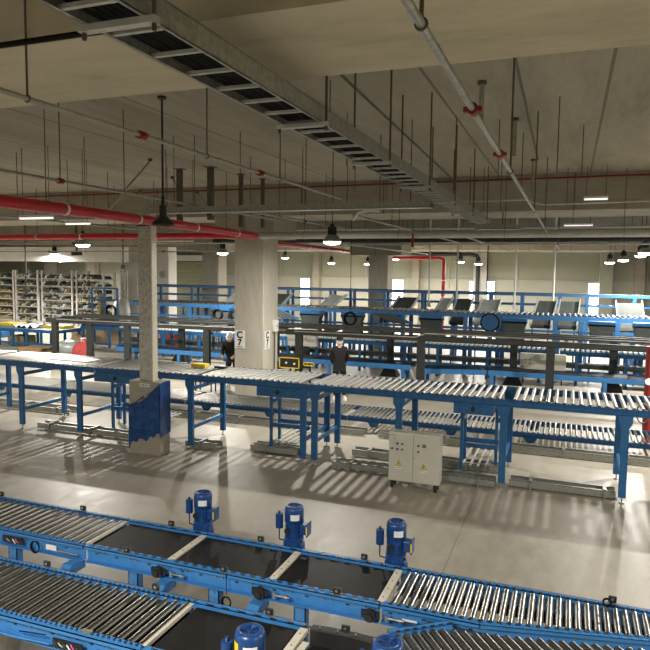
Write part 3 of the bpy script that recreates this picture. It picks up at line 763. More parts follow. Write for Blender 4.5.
for x in (-13.49,-9.6,-5.45,-1.52,1.30):
    lg = M().box(x-DX0-.11,W-.07,.02,x-DX0+.11,W+.07,DZ-.16).build('post', 'dark_frame', t)
    m = M(); n_=4; vs=[]
    for (hw, z) in ((.30,0),(.16,.30),(.13,.42)): vs += [(x-DX0-hw,W-hw*.8,z),(x-DX0+hw,W-hw*.8,z),(x-DX0+hw,W+hw*.8,z),(x-DX0-hw,W+hw*.8,z)]
    m._add(vs, [(i*4+k, i*4+(k+1)%4, (i+1)*4+(k+1)%4, (i+1)*4+k) for i in range(2) for k in range(4)]+[(8,9,10,11),(3,2,1,0)]); m.build('boot', 'black', lg)
m = M(); m.tube([(9.8,-.09,DZ-.05),(13.6,-.09,DZ-.05),(13.9,-.09,DZ+.07),(17,-.09,DZ+.06)], .02, 6); m.tube([(.5,-.09,DZ-.03),(9.5,-.09,DZ-.03)], .018, 6); m.build('conduit', 'conduit', t)

# yellow framed scanners on the gantry posts
t = thing('scanner_panel', 'large yellow framed black panel beside the marked column', 'panel', (-8.0, 18.29, .60))
def scan(t, w, h):
    m = M(); b = .03
    m.box(-w,-.05,-h,w,-.02,-h+b); m.box(-w,-.05,h-b,w,-.02,h); m.box(-w,-.05,-h,-w+b,-.02,h); m.box(w-b,-.05,-h,w,-.02,h)
    m.build('frame', 'yellow', t); M().box(-w+b,-.03,-h+b,w-b,.07,h-b).build('panel', 'black', t)
    m = M(); m.cyl((-w*.3,-.055,0),(-w*.3,-.03,0), h*.2, 12); m.cyl((w*.5,-.055,-.02),(w*.5,-.03,-.02), h*.2, 12); m.build('lens', 'label', t)
    M().box(-.03,.05,-.6,.03,.09,-h+b).build('stand', 'dark_frame', t)
scan(t, .34, .17)
t = thing('scanner_panel', 'small yellow framed black panel right of the larger one', 'panel', (-7.35, 18.29, .60)); scan(t, .18, .06)

# ---- row E upper blue roller line, with chutes
def conveyor_E(x0, x1, label, posts, z=2.05, y0=22.6, y1=23.9):
    t = thing('elevated_roller_conveyor', label, 'conveyor', (x0, y0, 0), 'elevated blue roller conveyor line'); L = x1-x0; W = y1-y0
    for y in (0, W): M().box(0.01, y-.02, z-.14, L-.01, y+.02, z).build('side_rail', 'mid_blue', t)
    M().box(0.01, .1, z-.08, L-.01, W-.1, z-.05).build('bed_plate', 'deep_blue', t)
    src = None; n = int(L/.17)
    for k in range(n):
        loc = (.08+.17*k, 0, z+.0)
        if src is None: src = roller_mesh(W, .04).build('roller', None, t, loc)
        else: inst(src, t, loc)
    M().box(0.01, -.03, 1.50, L-.01, .03, 1.58).build('tie_rail', 'mid_blue', t)
    for px in posts:
        for y in (-.0, W):
            lg = M().box(px-x0-.07, y-.05, .02, px-x0+.07, y+.05, z-.14).build('post', 'mid_blue', t); M().box(px-x0-.11, y-.1, 0, px-x0+.11, y+.1, .02).build('foot', 'zinc', lg)
    return t
conveyor_E(-17.2,-12.3,'elevated blue roller conveyor section at the left behind the slim post',(-16.5,-14.3,-12.5))
conveyor_E(-12.3,-8.2,'elevated blue roller conveyor section behind the marked column',(-10.6,-8.9))
conveyor_E(-8.2,-4.3,'elevated blue roller conveyor section in front of the plain grey column',(-6.65,-5.5))
conveyor_E(-4.3,-.2,'elevated blue roller conveyor section left of the bright window',(-3.3,-2.2,-.39))
conveyor_E(-.2,3.9,'elevated blue roller conveyor section at the right, in front of the bright window',(.42,1.5,2.2,3.6))
# ---- low roller line E2
def conveyor_L(x0, x1, label):
    y0, y1, z = 21.35, 21.95, 1.08
    t = thing('lower_roller_conveyor', label, 'conveyor', (x0, y0, 0), 'knee high roller line under the elevated conveyors'); L = x1-x0; W = y1-y0
    for y in (0, W): M().box(.01, y-.02, z-.16, L-.01, y+.02, z-.02).build('side_rail', 'deep_blue', t)
    M().box(.01, -.02, .34, L-.01, .02, .46).build('lower_rail', 'deep_blue', t)
    M().box(.01, .1, .52, L-.01, W-.1, .66).build('lower_shelf', 'grey_panel', t)
    src = None
    for k in range(int(L/.15)):
        loc = (.07+.15*k, 0, z)
        if src is None:
            m = M(); m.use('white'); m.cyl((0,.0,0),(0,W,0), .045, 10); src = m.build('roller', None, t, loc)
        else: inst(src, t, loc)
    for px in (.5, L/2, L-.5):
        for y in (0, W): M().box(px-.04, y-.04, 0, px+.04, y+.04, z-.16).build('leg', 'deep_blue', t)
for a, b, lab in ((-16.8,-12.6,'knee high roller conveyor at the left behind the slim post'),(-12.5,-8.9,'knee high roller conveyor hidden partly by the marked column'),(-8.8,-4.6,'knee high roller conveyor behind the standing worker'),(-4.5,-.3,'knee high roller conveyor left of centre right, above the small grey cabinet'),(-.2,3.6,'knee high roller conveyor at the right edge')):
    conveyor_L(a, b, lab)
# ---- row F top line
def conveyor_F(x0, x1, label, posts):
    y0, y1 = 27.0, 27.9
    y0 = 26.3; y1 = 26.85
    t = thing('high_conveyor', label, 'conveyor', (x0, y0, 0), 'highest blue conveyor line at the back'); L = x1-x0; W = y1-y0
    for y in (0, W): M().box(.01, y-.02, 2.56, L-.01, y+.02, 2.66).build('side_rail', 'mid_blue', t)
    M().box(.02, .03, 2.64, L-.02, W-.03, 2.68).build('carrier_belt', 'grey_panel', t)
    for y in (0, W): M().box(.01, y-.02, 2.19, L-.01, y+.02, 2.26).build('lower_rail', 'deep_blue', t)
    M().box(.01, .05, 2.2, L-.01, W-.05, 2.24).build('belt', 'belt', t)
    for px in posts:
        for y in (0, W): M().box(px-x0-.06, y-.04, 0, px-x0+.06, y+.04, 2.56).build('post', 'mid_blue', t)
conveyor_F(-19.5,-12.6,'highest back conveyor section at the left',(-18.6,-16.5,-14.5,-12.9))
conveyor_F(-12.6,-8.5,'highest back conveyor section between the two concrete columns',(-11.6,-9.6,-8.7))
conveyor_F(-8.5,-3.0,'highest back conveyor section right of the plain grey column',(-7.2,-5.6,-4.3))
conveyor_F(-3.0,4.6,'highest back conveyor section in front of the bright window',(-2.9,-1.7,-.32,.66,2.26,4.2))
# ---- chutes between F and E
def chute(x, label, w=.55, pale=False, slope=0, deep=.55):
    t = thing('chute', label, 'chute', (x, 24.0, 0), 'chutes between the elevated lines')
    m = M(); y0, y1 = .25, 1.45; za, zb = 1.52, 2.42
    pm = 'pale_panel' if pale else 'grey_panel'
    m._add([(-w,y0,za),(w,y0,za),(w+slope,y1,zb),(-w+slope,y1,zb),(-w,y0,za-.03),(w,y0,za-.03),(w+slope,y1,zb-.03),(-w+slope,y1,zb-.03)], [(0,1,2,3),(7,6,5,4),(0,4,5,1),(1,5,6,2),(2,6,7,3),(3,7,4,0)])
    m.build('slide', pm, t)
    for s_ in (-1, 1): M().bar((s_*w,y0,za+.05),(s_*w+slope,y1,zb+.05), .03, .11).build('side_guard', 'pale_panel', t)
    for s_ in (-.8, .8): M().bar((s_*w,.45,0),(s_*w,.45,za+.10), .05).build('leg', 'mid_blue', t)
for x, lab, w, pale, sl in ((-9.6,'pale steep chute right of the marked column',.28,True,.75),(-6.3,'dark chute in front of the plain grey column right side',.4,False,.35),(-4.75,'pale narrow chute left of the pair before the left bright window',.2,True,.35),
        (-3.85,'grey green chute, second of the pair before the left bright window',.3,False,.1),(-2.9,'pale chute right of the dark round coil',.36,True,.15),
        (-.92,'dark chute left of centre of the right-hand group',.34,False,.2),(-.05,'dark chute, middle one of the right-hand group',.34,False,.1),(2.05,'dark chute nearest the right edge',.42,False,-.05),
        (-13.7,'pale chute behind the slim post',.4,True,.4),(-11.8,'dark chute just left of the marked column',.4,False,.4)):
    chute(x, lab, w, pale, sl)
def hopper(x, label, w=.55):
    t = thing('hopper', label, 'hopper', (x, 22.28, 0), 'dark hoppers under the elevated rail')
    m = M(); m.prism([(-w,1.86),(w,1.86),(w*.8,1.64),(w*.8,1.22),(-w*.8,1.22),(-w*.8,1.64)], 'y', -.24, .14); m.build('bin', 'grey_panel', t)
    M().box(-w*.95,-.24,1.80,w*.95,.16,1.96).build('drive_cover', 'deep_blue', t, bevel=.01)
    for s_ in (-.75,.75): M().box(s_*w-.03,-.2,0,s_*w+.03,-.14,1.22).build('leg', 'deep_blue', t)
for x, lab in ((-8.85,'dark hopper right of the marked column under the elevated rail'),(-7.25,'dark hopper under the rail at the plain grey column'),(-4.4,'dark hopper left of the dark round coil'),(-1.65,'dark hopper with blue cover right of the dark round coil'),(1.0,'dark hopper with blue cover under the bright window'),(2.3,'dark hopper with blue cover at the right edge'),(-12.6,'dark hopper at the left behind the slim post')):
    hopper(x, lab, .42)
for x, lab in ((-5.9,'slanted dark conveyor end plate behind the gantry, near the plain grey column'),(-10.2,'slanted dark chute plate under the rail beside the marked column')):
    t = thing('slanted_chute', lab, 'chute', (x, 22.3, 0)); m = M(); m._add([(-.7,0,1.95),(.0,0,1.95),(.75,0,1.62),(.1,0,1.62),(-.7,.12,1.95),(.0,.12,1.95),(.75,.12,1.62),(.1,.12,1.62)], [(0,1,2,3),(7,6,5,4),(0,4,5,1),(1,5,6,2),(2,6,7,3),(3,7,4,0)]); m.build('slide', 'grey_panel', t)
    M().bar((0,.06,1.95),(.78,.06,1.64), .05,.05).build('side_guard', 'mid_blue', t); M().box(.1,0,0,.16,.1,1.66).build('leg', 'mid_blue', t)
# red bags / red bundle behind the slim post
# ---- hanging cable coils
def coil(loc, r, label, top=None, n=5):
    t = thing('cable_coil', label, 'cable', loc, 'coiled black cables')
    m = M()
    for j in range(n):
        rr = r*(1-.05*(j % 3)); oy = .035*(j-n/2)
        m.tube([(rr*math.cos(a)+random.uniform(-.006,.006), oy, rr*1.05*math.sin(a)) for a in [q*PI/14 for q in range(28)]], .026, 6, True)
    m.build('coil', 'rubber', t)
    if top: M().cyl((0,0,r),(0,0,top-loc[2]), .012, 6).build('hanging_cable', 'rubber', t)
coil((-7.05,21.3,1.80), .21, 'round black cable coil hanging from a long cord left of the plain grey column', ZS)
coil((-12.25,21.3,1.76), .18, 'round black cable coil hanging left of the marked column', ZS)
coil((-20.9,26.0,1.30), .30, 'large black cable coil hanging by the blue cage near the racks')
t = thing('cable_reel', 'dark round cable reel hanging on the elevated rail right of centre', 'cable reel', (-2.42,22.1,1.80))
M().cyl((0,-.05,0),(0,.12,0), .27, 28).build('drum', 'deep_blue', t)
m = M()
for j in range(3): m.tube([((.29-.012*j)*math.cos(a), -.04+.04*j, (.29-.012*j)*math.sin(a)) for a in [q*PI/14 for q in range(28)]], .028, 6, True)
m.build('cable', 'rubber', t); M().box(-.3,.13,.1,.3,.16,.2).build('bracket', 'blue', t)
# ---- small grey control cabinet under the gantry
t = thing('control_cabinet', 'small grey control cabinet with knobs standing behind the low belt at right', 'cabinet', (-1.35, 21.05, .30))
M().box(0,0,.06,1.35,.2,.66).build('body', 'cream', t, bevel=.01)
m = M()
for q in (.16,.30,.80,.98): m.cyl((q,-.02,.46),(q,0,.46), .022, 10); m.cyl((q,-.02,.36),(q,0,.36), .018, 10)
m.build('selector_knob', 'black', t)
for q in (.05,1.2): M().box(q,.04,0,q+.08,.16,.06).build('foot', 'black', t)
for q in (.08,1.22): M().box(q,.08,-.30,q+.04,.12,0).build('leg', 'black', t)
t = thing('control_cabinet', 'pale grey control cabinet with knobs seen right of the marked column', 'cabinet', (-9.3, 21.04, .72))
M().box(0,0,.06,1.1,.2,.66).build('body', 'cream', t, bevel=.01)
m = M()
for q in (.35,.5,.7): m.cyl((q,-.02,.46),(q,0,.46), .022, 10); m.cyl((q,-.02,.36),(q,0,.36), .018, 10)
m.build('selector_knob', 'black', t); M().box(.3,.05,-.72,.8,.15,.06).build('pedestal', 'dark_frame', t)

# ------------------------------------------------------------------ left background : racks, tables, boxes
def rack(x, y, w, label, seed, khaki=False):
    r = random.Random(seed); t = thing('storage_rack', label, 'rack', (x, y, 0), 'storage racks along the left')
    for px in (0, w):
        for py in (0, .9): M().box(px-.05, py-.05, 0, px+.05, py+.05, 3.25).build('upright', 'rack', t)
    M().bar((0,-.02,.3),(w,-.02,.9), .03).build('brace', 'rack', t)
    z = .55
    while z < 3.1:
        M().box(0,-.05,z-.04,w,.95,z).build('shelf', 'rack', t)
        m = M(); n = int(w/.17)
        for k in range(n):
            x_ = .12+k*(w-.2)/n; rr = r.uniform(.04,.07)
            m.use('khaki_bundle' if khaki and z < 2.2 else r.choice(['grey_panel','grey_panel','zinc','dark_frame','khaki_bundle','pale_panel']))
            m.cyl((x_, -.08, z+rr), (x_, .9, z+rr), rr, 8)
            if r.random() < .6: m.cyl((x_+.05, -.06, z+rr*2.6), (x_+.05, .85, z+rr*2.6), rr*.9, 8)
        for k in range(int(w/.5)):
            m.use(r.choice(['grey_panel','dark_frame','zinc','khaki_bundle'])); m.box(.08+k*.5,.0,z,.08+k*.5+r.uniform(.25,.42),.85,z+r.uniform(.08,.26))
        b = m.build('stored_rollers', None, t); b['kind'] = 'stuff'
        z += .38
for i, (x, w, kh, lab) in enumerate(((-33.2,2.3,False,'pale storage rack of steel parts at the far left edge'),(-30.7,2.3,True,'storage rack stacked with khaki bundles at the left edge'),(-28.2,1.5,False,'narrow storage rack of mixed parts right of the khaki bundles'),(-26.4,2.0,False,'storage rack of grey rollers left of the tall white frame'),(-24.1,1.7,False,'storage rack of dark rollers left of the blue cage'))):
    rack(x, 27.3, w, lab, 10+i, kh)
t = thing('scaffold_tower', 'pale scaffold frame standing left of the white pier', 'scaffold', (-21.35, 27.6, 0))
for px in (0, .8):
    for py in (0, .8): M().cyl((px-.6,py,0),(px-.6,py,3.3), .03, 8).build('pole', 'rack', t)
for z in (.8,1.7,2.6,3.25): M().bar((-.6,0,z),(.2,0,z), .03).build('rung', 'rack', t)
for a, b in ((.8,1.7),(1.7,2.6),(2.6,3.25)): M().bar((-.6,-.02,a),(.2,-.02,b), .025).build('brace', 'rack', t)
t = thing('steel_cage', 'blue steel cage frame between the racks and the white pier', 'cage', (-21.7, 25.6, 0))
for px in (0,.75,1.5): M().box(px-.04,-.04,0,px+.04,.04,2.45).build('post', 'deep_blue', t)
for z in (2.45,1.9,.9): M().box(0,-.03,z-.04,1.5,.03,z+.04).build('rail', 'deep_blue', t)
m = M(); 
for k in range(9): m.cyl((.35,.1,.5+k*.2),(.35,.5,.5+k*.2), .10, 10)
m.build('roller_stack', 'khaki_bundle', t)
t = thing('machine_cover', 'pale rounded machine cover beside the blue cage', 'machine', (-20.75, 26.6, 0))
M().lathe((0,0,0), [(.42,0),(.45,.6),(.45,1.2),(.36,1.7),(.15,1.95),(0,2.0)], 20).build('cover', 'zinc_pale', t)
# fluorescent panel / projector like fixture above racks
def table(x0, x1, y0, y1, z, label, paint='deep_blue', legs=4):
    t = thing('work_table', label, 'table', (x0, y0, 0)); L = x1-x0; W = y1-y0
    M().box(0,0,z-.14,L,W,z).build('table_top', paint, t)
    for k in range(legs):
        for y in (.05, W-.05): M().box(.1+k*(L-.2)/(legs-1)-.05, y-.04, 0, .1+k*(L-.2)/(legs-1)+.05, y+.04, z-.14).build('leg', paint, t)
    M().box(.1,.03,.12,L-.1,.07,.20).build('stretcher', paint, t)
    return t
table(-24.2,-20.1,21.5,23.0,.78,'long blue work table in front of the racks at the left', legs=6)
table(-19.9,-18.3,22.7,23.5,.9,'blue roller bench right of the long blue table','deep_blue',2)
t = thing('foil_sheet', 'crumpled white plastic sheet lying on the long blue table', 'sheet', (-22.85, 21.8, .80))
m = M(); n_ = 14; vs = []; fs = []
for i in range(n_+1):
    for j in range(5): vs.append((i*.085, j*.22, .06+.06*math.sin(i*1.7+j)+.03*math.cos(j*2.3+i)))
for i in range(n_):
    for j in range(4): a = i*5+j; fs.append((a,a+5,a+6,a+1))
m._add(vs, fs, True); m.build('sheet_film', 'white', t); M().box(.02,.1,-.015,.35,.8,.05).build('dark_core', 'black', t)
for x, lab in ((-24.15,'yellow panel stack at the left end of the long blue table'),(-21.5,'yellow panel stack near the right end of the long blue table')):
    o = M().box(0,0,0,1.1,.7,.12).build('yellow_board', 'yellow', None, (x, 22.2, .785)); tag(o, lab, 'panel', 'yellow panels on the table')
o = M().box(0,0,0,.9,.7,.40).build('crate', 'khaki_bundle', None, (-23.2, 21.9, .0)); tag(o, 'brown crate under the long blue table', 'crate')
o = M().box(0,0,0,1.0,.9,.28).build('storage_bin', 'deep_blue', None, (-26.6, 23.6, 0)); tag(o, 'blue bin on the floor at the left edge, in front of the table', 'bin')
t = thing('folded_film', 'pile of blue film on the roller bench at left', 'film', (-19.95,22.65,.905)); M().prism([(0,0),(1.65,0),(1.6,.10),(1.4,.16),(.8,.12),(.2,.15)], 'y', .1, .8).build('film_pile', 'film', t)
def carton(x, y, w, d, h, lab):
    t = thing('cardboard_box', lab, 'box', (x, y, 0), 'cardboard boxes on the floor'); M().box(0,0,0,w,d,h).build('carton', 'card', t, bevel=.01); M().box(w/2-.03,-.002,h*.5,w/2+.03,d,h+.002).build('packing_tape', 'yellow' if 0 else 'card', t)
carton(-21.75,24.2,1.05,.8,.64,'left cardboard box behind the gantry post'); carton(-20.45,24.1,1.65,.9,.68,'wider cardboard box, right of the other one')
t = thing('wrapped_pallet_load', 'grey wrapped load with a brown peak beside the cardboard boxes', 'load', (-19.25,21.7,0))
m = M(); m.lathe((0,0,0), [(.75,.0),(.78,.16),(.7,.32),(.4,.42),(0,.45)], 16); m.build('wrapped_load', 'pale_panel', t); M().prism([(-.35,.38),(.35,.38),(.02,.66)], 'y', -.12,.12).build('brown_peak', 'wood', t)
t = thing('pallet', 'low wooden pallet on the floor at the left', 'pallet', (-21.2,20.5,0))
for k in range(6): M().box(0,k*.16,.11,1.2,k*.16+.11,.135).build('deck_board', 'wood', t)
for k in (0,.38,.76): M().box(0,k,0,1.2,k+.10,.108).build('bearer', 'wood', t)
# red bag
def sack(loc, r, hgt, lab, mname):
    t = thing('woven_sack', lab, 'sack', loc, None); rr = random.Random(3); m = M(); n_ = 16; prof = [(r*.85,0),(r,.1*hgt),(r*1.02,.35*hgt),(r*.9,.6*hgt),(r*.6,.8*hgt),(r*.25,.9*hgt),(r*.3,hgt),(0,hgt*.97)]; vs = []
    for i, (a, z) in enumerate(prof):
        for k in range(n_): q = a*(1+rr.uniform(-.2,.2)); vs.append((q*math.cos(2*PI*k/n_), q*math.sin(2*PI*k/n_), z))
    m._add(vs, [(i*n_+k, i*n_+(k+1) % n_, (i+1)*n_+(k+1) % n_, (i+1)*n_+k) for i in range(len(prof)-1) for k in range(n_)], True)
    m.build('sack_body', mname, t); M().lathe((0,0,hgt*.88), [(r*.3,0),(r*.22,.05),(r*.34,.12),(0,.13)], 10).build('tied_neck', 'label', t)
sack((-16.5,18.95,0), .36, .88, 'red woven sack tied at the top, left of the slim post', 'bag_red')
sack((-16.2,24.3,0), .30, .95, 'dark red sack behind the slim post', 'bag_red')
# upstand tables with white tops at x~125-160 y~300
table(-17.6,-14.4,24.75,25.6,2.0,'tall blue platform frame behind the slim post','blue',3)
# wall clock on the white pier
t = thing('wall_fan', 'round grey wall fan on the white pier above the slim post', 'fan', (-20.6, 29.93, 3.1))
M().cyl((0,-.06,0),(0,.0,0), .20, 24).build('disc', 'zinc_pale', t); m = M()
for q in range(3): m.tube([((.07+.06*q)*math.cos(a), -.07, (.07+.06*q)*math.sin(a)) for a in [i*PI/10 for i in range(20)]], .006, 5, True)
m.build('guard', 'zinc', t)

# ------------------------------------------------------------------ overhead services
def along(P, q):
    ls = [(b-a).length for a, b in zip(P, P[1:])]; d = q*sum(ls)
    for a, b, l in zip(P, P[1:], ls):
        if d <= l: return a.lerp(b, d/l)
        d -= l
    return P[-1].copy()
def pipe_thing(name, label, cat, pts, r, mname, rods=(), coup=(), straps=(), group=None, n=12, rod_r=.007, coup_m='red_dark'):
    o = Vector(pts[0]); t = thing(name, label, cat, o, group)
    P = [Vector(p)-o for p in pts]
    M().tube(P, r, n).build('pipe', mname, t)
    for q in rods:   # q = parameter 0..1 along first-last
        p = along(P, q); top = ZS
        yw = (p+o).y
        if 3.15 < yw < 4.3 or 15 < yw < 16.8 or 27.2 < yw < 28.9: top = 4.8
        g = M(); g.cyl((p.x,p.y,p.z+r),(p.x,p.y,top-o.z), rod_r, 6); g.tube([(p.x+(r+.004)*math.cos(a), p.y, p.z+(r+.004)*math.sin(a)) if abs((P[-1]-P[0]).normalized().y) > .7 else (p.x, p.y+(r+.012)*math.cos(a), p.z+(r+.012)*math.sin(a)) for a in [i*PI/6 for i in range(12)]], .005, 5, True)
        g.build('hanger_rod', 'rust', t)
    d = (P[-1]-P[0]).normalized()
    for q in coup:
        p = along(P, q); g = M(); g.cyl(p-d*.035, p+d*.035, r*1.5+.006, 12); g.box(p.x-r*2.1-.012, p.y-.02, p.z-.012, p.x+r*2.1+.012, p.y+.02, p.z+.012); g.build('coupling', coup_m, t)
    for q in straps:
        p = along(P, q); M().cyl(p-d*.022, p+d*.022, r*1.09, 16).build('strap', 'label', t)
    return t
# sprinkler main with red couplings above right of centre
pipe_thing('sprinkler_pipe', 'bright steel sprinkler pipe with red couplings crossing the upper right ceiling', 'pipe', [(-.49,.6,4.30),(-.47,14.2,4.30)], .0155, 'zinc', (.115,.36,.63,.9), (.203,.30), rod_r=.008)
t = thing('sprinkler_pipe', 'short continuation of the steel sprinkler pipe beyond the gap', 'pipe', (-.3,15.2,4.1)); M().tube([(0,0,0),(.0,5,0)], .016, 10).build('pipe', 'zinc', t); M().cyl((0,2.0,.03),(0,2.0,1.45), .01, 6).build('hanger_rod', 'rust', t)
# P1, P2 conduits at the left
pipe_thing('conduit_pipe', 'steel pipe with two red couplings running along the upper left ceiling', 'pipe', [(-3.1,.8,4.50),(-3.1,9.1,4.50)], .017, 'conduit', (.28,.53,.72,.93), (.415,.66))
pipe_thing('conduit_pipe', 'lower steel pipe with one red coupling at the left', 'pipe', [(-5.65,2.6,4.50),(-5.75,12.6,4.50)], .019, 'conduit', (.36,.48,.66,.86), (.36,))
pipe_thing('conduit_pipe', 'thin dark pipe just under the thick sloping red pipe', 'pipe', [(-9.85,6.2,4.40),(-9.7,14.6,4.40)], .024, 'conduit', (.4,.7,.9))
pipe_thing('conduit_pipe', 'thin steel pipe converging beside the marked column capital', 'pipe', [(-5.1,9.3,4.46),(-5.1,15.4,4.46)], .022, 'conduit', (.3,.7), (.5,), coup_m='black')
pipe_thing('conduit_pipe', 'thin steel pipe right of the hanging lamp, running into the distance', 'pipe', [(-3.6,11.0,4.45),(-3.6,24,4.45)], .024, 'conduit', (.2,.45,.8), (.35,), coup_m='black')
pipe_thing('conduit_pipe', 'thin steel pipe passing behind the tray end', 'pipe', [(-2.2,14.9,4.25),(-2.2,26,4.25)], .024, 'conduit', (.3,.7))
pipe_thing('conduit_pipe', 'pale thin pipe left of the tray, low in the distance', 'pipe', [(-6.4,17.0,4.25),(-6.2,30,4.25)], .026, 'zinc_pale', (.3,.7))
# red mains
pipe_thing('red_pipe', 'thick red pipe sloping from the left edge to the marked column', 'pipe', [(-6.68,3.0,4.30),(-6.72,7.4,4.30),(-6.95,10.6,4.30),(-7.32,14.55,4.30)], .082, 'red', (.35,.62,.85), (), (.38,.54,.72,.9), n=16)
pipe_thing('red_pipe', 'red pipe running level across the left half below the thick one', 'pipe', [(-20,14.15,4.28),(-12,13.95,4.28),(-7.35,14.45,4.30)], .075, 'red', (.1,.3,.5,.7), (), (.18,.36,.5,.62,.76), n=14)
pipe_thing('silver_pipe', 'long pale silver pipe running level to the right from the marked column', 'pipe', [(-7.2,14.6,4.30),(4.5,14.6,4.30)], .085, 'zinc_pale', (.1,.3,.5,.7,.9), n=16)
pipe_thing('red_pipe', 'red pipe receding right of the marked column', 'pipe', [(-8.9,19.0,4.30),(-9.35,30,4.30)], .085, 'red', (.2,.5,.8), (), (.3,.5,.7), n=14)
t = pipe_thing('red_pipe', 'red pipe that bends down the back wall right of the plain grey column', 'pipe', [(-8.3,31.0,4.10),(-5.95,31.5,4.10),(-5.75,31.5,4.02),(-5.72,31.5,3.8),(-5.72,31.5,.2)], .085, 'red', (), (), (), n=12)
for z in (3.0,2.2): M().cyl((2.58,.5,z-4.10),(2.58,.5,z-4.06), .12, 12).build('flange', 'label', t)
pipe_thing('red_thin_pipe', 'thin dark red pipe along the ceiling edge of the second beam', 'pipe', [(-22,14.9,5.48),(6,14.9,5.5)], .02, 'red_dark', n=8)
pipe_thing('dark_pipe', 'black pipe along the back wall bending down beside a lamp', 'pipe', [(-9.5,38.9,4.48),(-5.5,38.9,4.46),(-5.15,38.9,4.38),(-5.05,38.9,4.2),(-5.05,38.9,.2)], .12, 'black')
# conduits along X near the second beam
pipe_thing('conduit_pipe', 'level conduit with a small step across the second beam at upper right', 'pipe', [(-2.3,14.3,4.98),(-.95,14.3,4.99),(-.75,14.3,4.92),(-.55,14.3,4.88),(5,14.3,4.96)], .020, 'zinc_pale', (.3,.6), n=8)
pipe_thing('conduit_pipe', 'level pale conduit just above the long silver pipe', 'pipe', [(-9,17.6,4.62),(6,17.6,4.62)], .028, 'zinc_pale', (.2,.5,.8), n=8)
pipe_thing('conduit_pipe', 'level pale conduit just below the long silver pipe', 'pipe', [(-8,21.0,4.34),(6,21.0,4.34)], .032, 'zinc_pale', (.2,.5,.8), n=8)
pipe_thing('duct_pipe', 'dark grey duct behind the silver pipe, running level', 'duct', [(-14,24.0,4.62),(7,24.0,4.62)], .10, 'dark_frame', (.2,.5,.8), n=10)
pipe_thing('conduit_pipe', 'level thin conduit at left behind the red pipes', 'pipe', [(-24,16.9,4.22),(-9.0,16.9,4.22)], .022, 'conduit', (.2,.5,.8), (.3,.6), n=8, coup_m='black')
pipe_thing('conduit_pipe', 'level thin pipe at left just above the racks', 'pipe', [(-28,20.9,4.05),(-9.8,20.9,4.10)], .022, 'conduit', (.3,.55,.8), (.45,.75), n=8, coup_m='black')
pipe_thing('black_pipe', 'black insulated pipe along the front beam at upper left', 'pipe', [(-7,3.05,4.80),(-2.30,3.05,4.80)], .017, 'rubber', n=10)
# strut channel hung on rods across the left centre
t = thing('strut_channel', 'long pale strut channel hung level on rods left of the tray', 'strut', (-6.55, 9.0, 4.37))
m = M(); m.box(0,0,.0,4.7,.006,.09); m.box(0,.24,.0,4.7,.246,.09); m.box(0,0,0,4.7,.246,.008); m.build('channel', 'zinc', t)
for x in (.5,1.7,2.8,4.4): M().cyl((x,.12,0),(x,.12,1.25), .007, 6).build('hanger_rod', 'rust', t)
# hanging posts and braces left of the marked column
def hanger(x, y, z0, w, lab):
    t = thing('ceiling_hanger', lab, 'hanger', (x, y, z0), 'steel hanger posts'); M().box(-w/2,-w/2,0,w/2,w/2,ZS-z0-.01).build('post', 'dark_frame' if 0 else 'rust', t); M().box(-w,-w,ZS-z0-.012,w,w,ZS-z0).build('plate', 'rust', t)
hanger(-7.92,12.15,4.50,.10,'steel hanger post, left of two above the slim galvanised post'); hanger(-7.13,12.1,4.50,.11,'steel hanger post, right of two above the marked column')
hanger(-7.0,13.2,4.42,.08,'thin steel hanger post near the strut left of the marked column'); hanger(-6.85,14.0,4.45,.07,'thin steel hanger post beside the marked column capital')
def brace(p, q, lab):
    o = Vector(p); t = thing('diagonal_brace', lab, 'brace', p, 'diagonal seismic braces'); M().bar((0,0,0), Vector(q)-o, .035).build('strut', 'zinc', t); M().cyl(Vector(q)-o, Vector(q)-o+Vector((0,0,.05)), .04, 8).build('anchor', 'rust', t)
brace((-8.7,10.8,4.64),(-7.7,10.8,5.54),'longest diagonal brace, leaning right at upper left'); brace((-8.17,13.04,4.93),(-8.7,13.04,5.54),'diagonal brace leaning left above the slim post'); 
brace((-7.6,10.8,4.55),(-7.95,10.8,4.95),'short pale brace by the slim post top'); brace((-7.0,12.0,4.6),(-7.4,12.0,5.05),'short pale brace left of the marked column')
# power drops
def drop(x, y, z0, z1, lab, mname='white', r=.035):
    t = thing('power_drop', lab, 'conduit', (x, y, z0), 'vertical service drops'); M().cyl((0,0,0),(0,0,z1-z0), r, 8).build('conduit', mname, t); M().box(-.07,-.05,-.1,.07,.05,.08).build('socket_box', mname, t)
for x, lab in ((-5.25,'white vertical drop pipe, left of the thin red wall pipe'),(-4.15,'white vertical drop pipe between the red wall pipe and a lamp'),(-1.95,'white vertical drop pipe left of the wall pilaster'),(-.55,'white vertical drop pipe right of the wall pilaster')):
    drop(x, 25.85, 2.15, ZS, lab)
drop(-3.0, 25.85, 2.3, ZS, 'dark vertical drop cable near the bright window at centre right', 'rubber', .02)
drop(-24.2, 24.0, 2.2, ZS, 'dark vertical drop in front of the racks, left one', 'rust', .03); drop(-18.6, 24.0, 3.5, ZS, 'dark vertical drop in front of the racks, right one', 'rust', .03)
# black fans / cameras near left
for x, y, z, lab in ((-14.6,20.2,3.55,'dark ceiling junction box behind the slim post'),(-19.4,22.0,3.95,'black hanging fitting above the right racks'),(-24.0,22.0,4.0,'black hanging fitting above the left racks')):
    t = thing('junction_box', lab, 'junction box', (x,y,z)); M().box(-.18,-.12,0,.18,.12,.14).build('housing', 'black', t); M().box(-.03,-.03,.14,.03,.03,ZS-z).build('stem', 'rust', t)
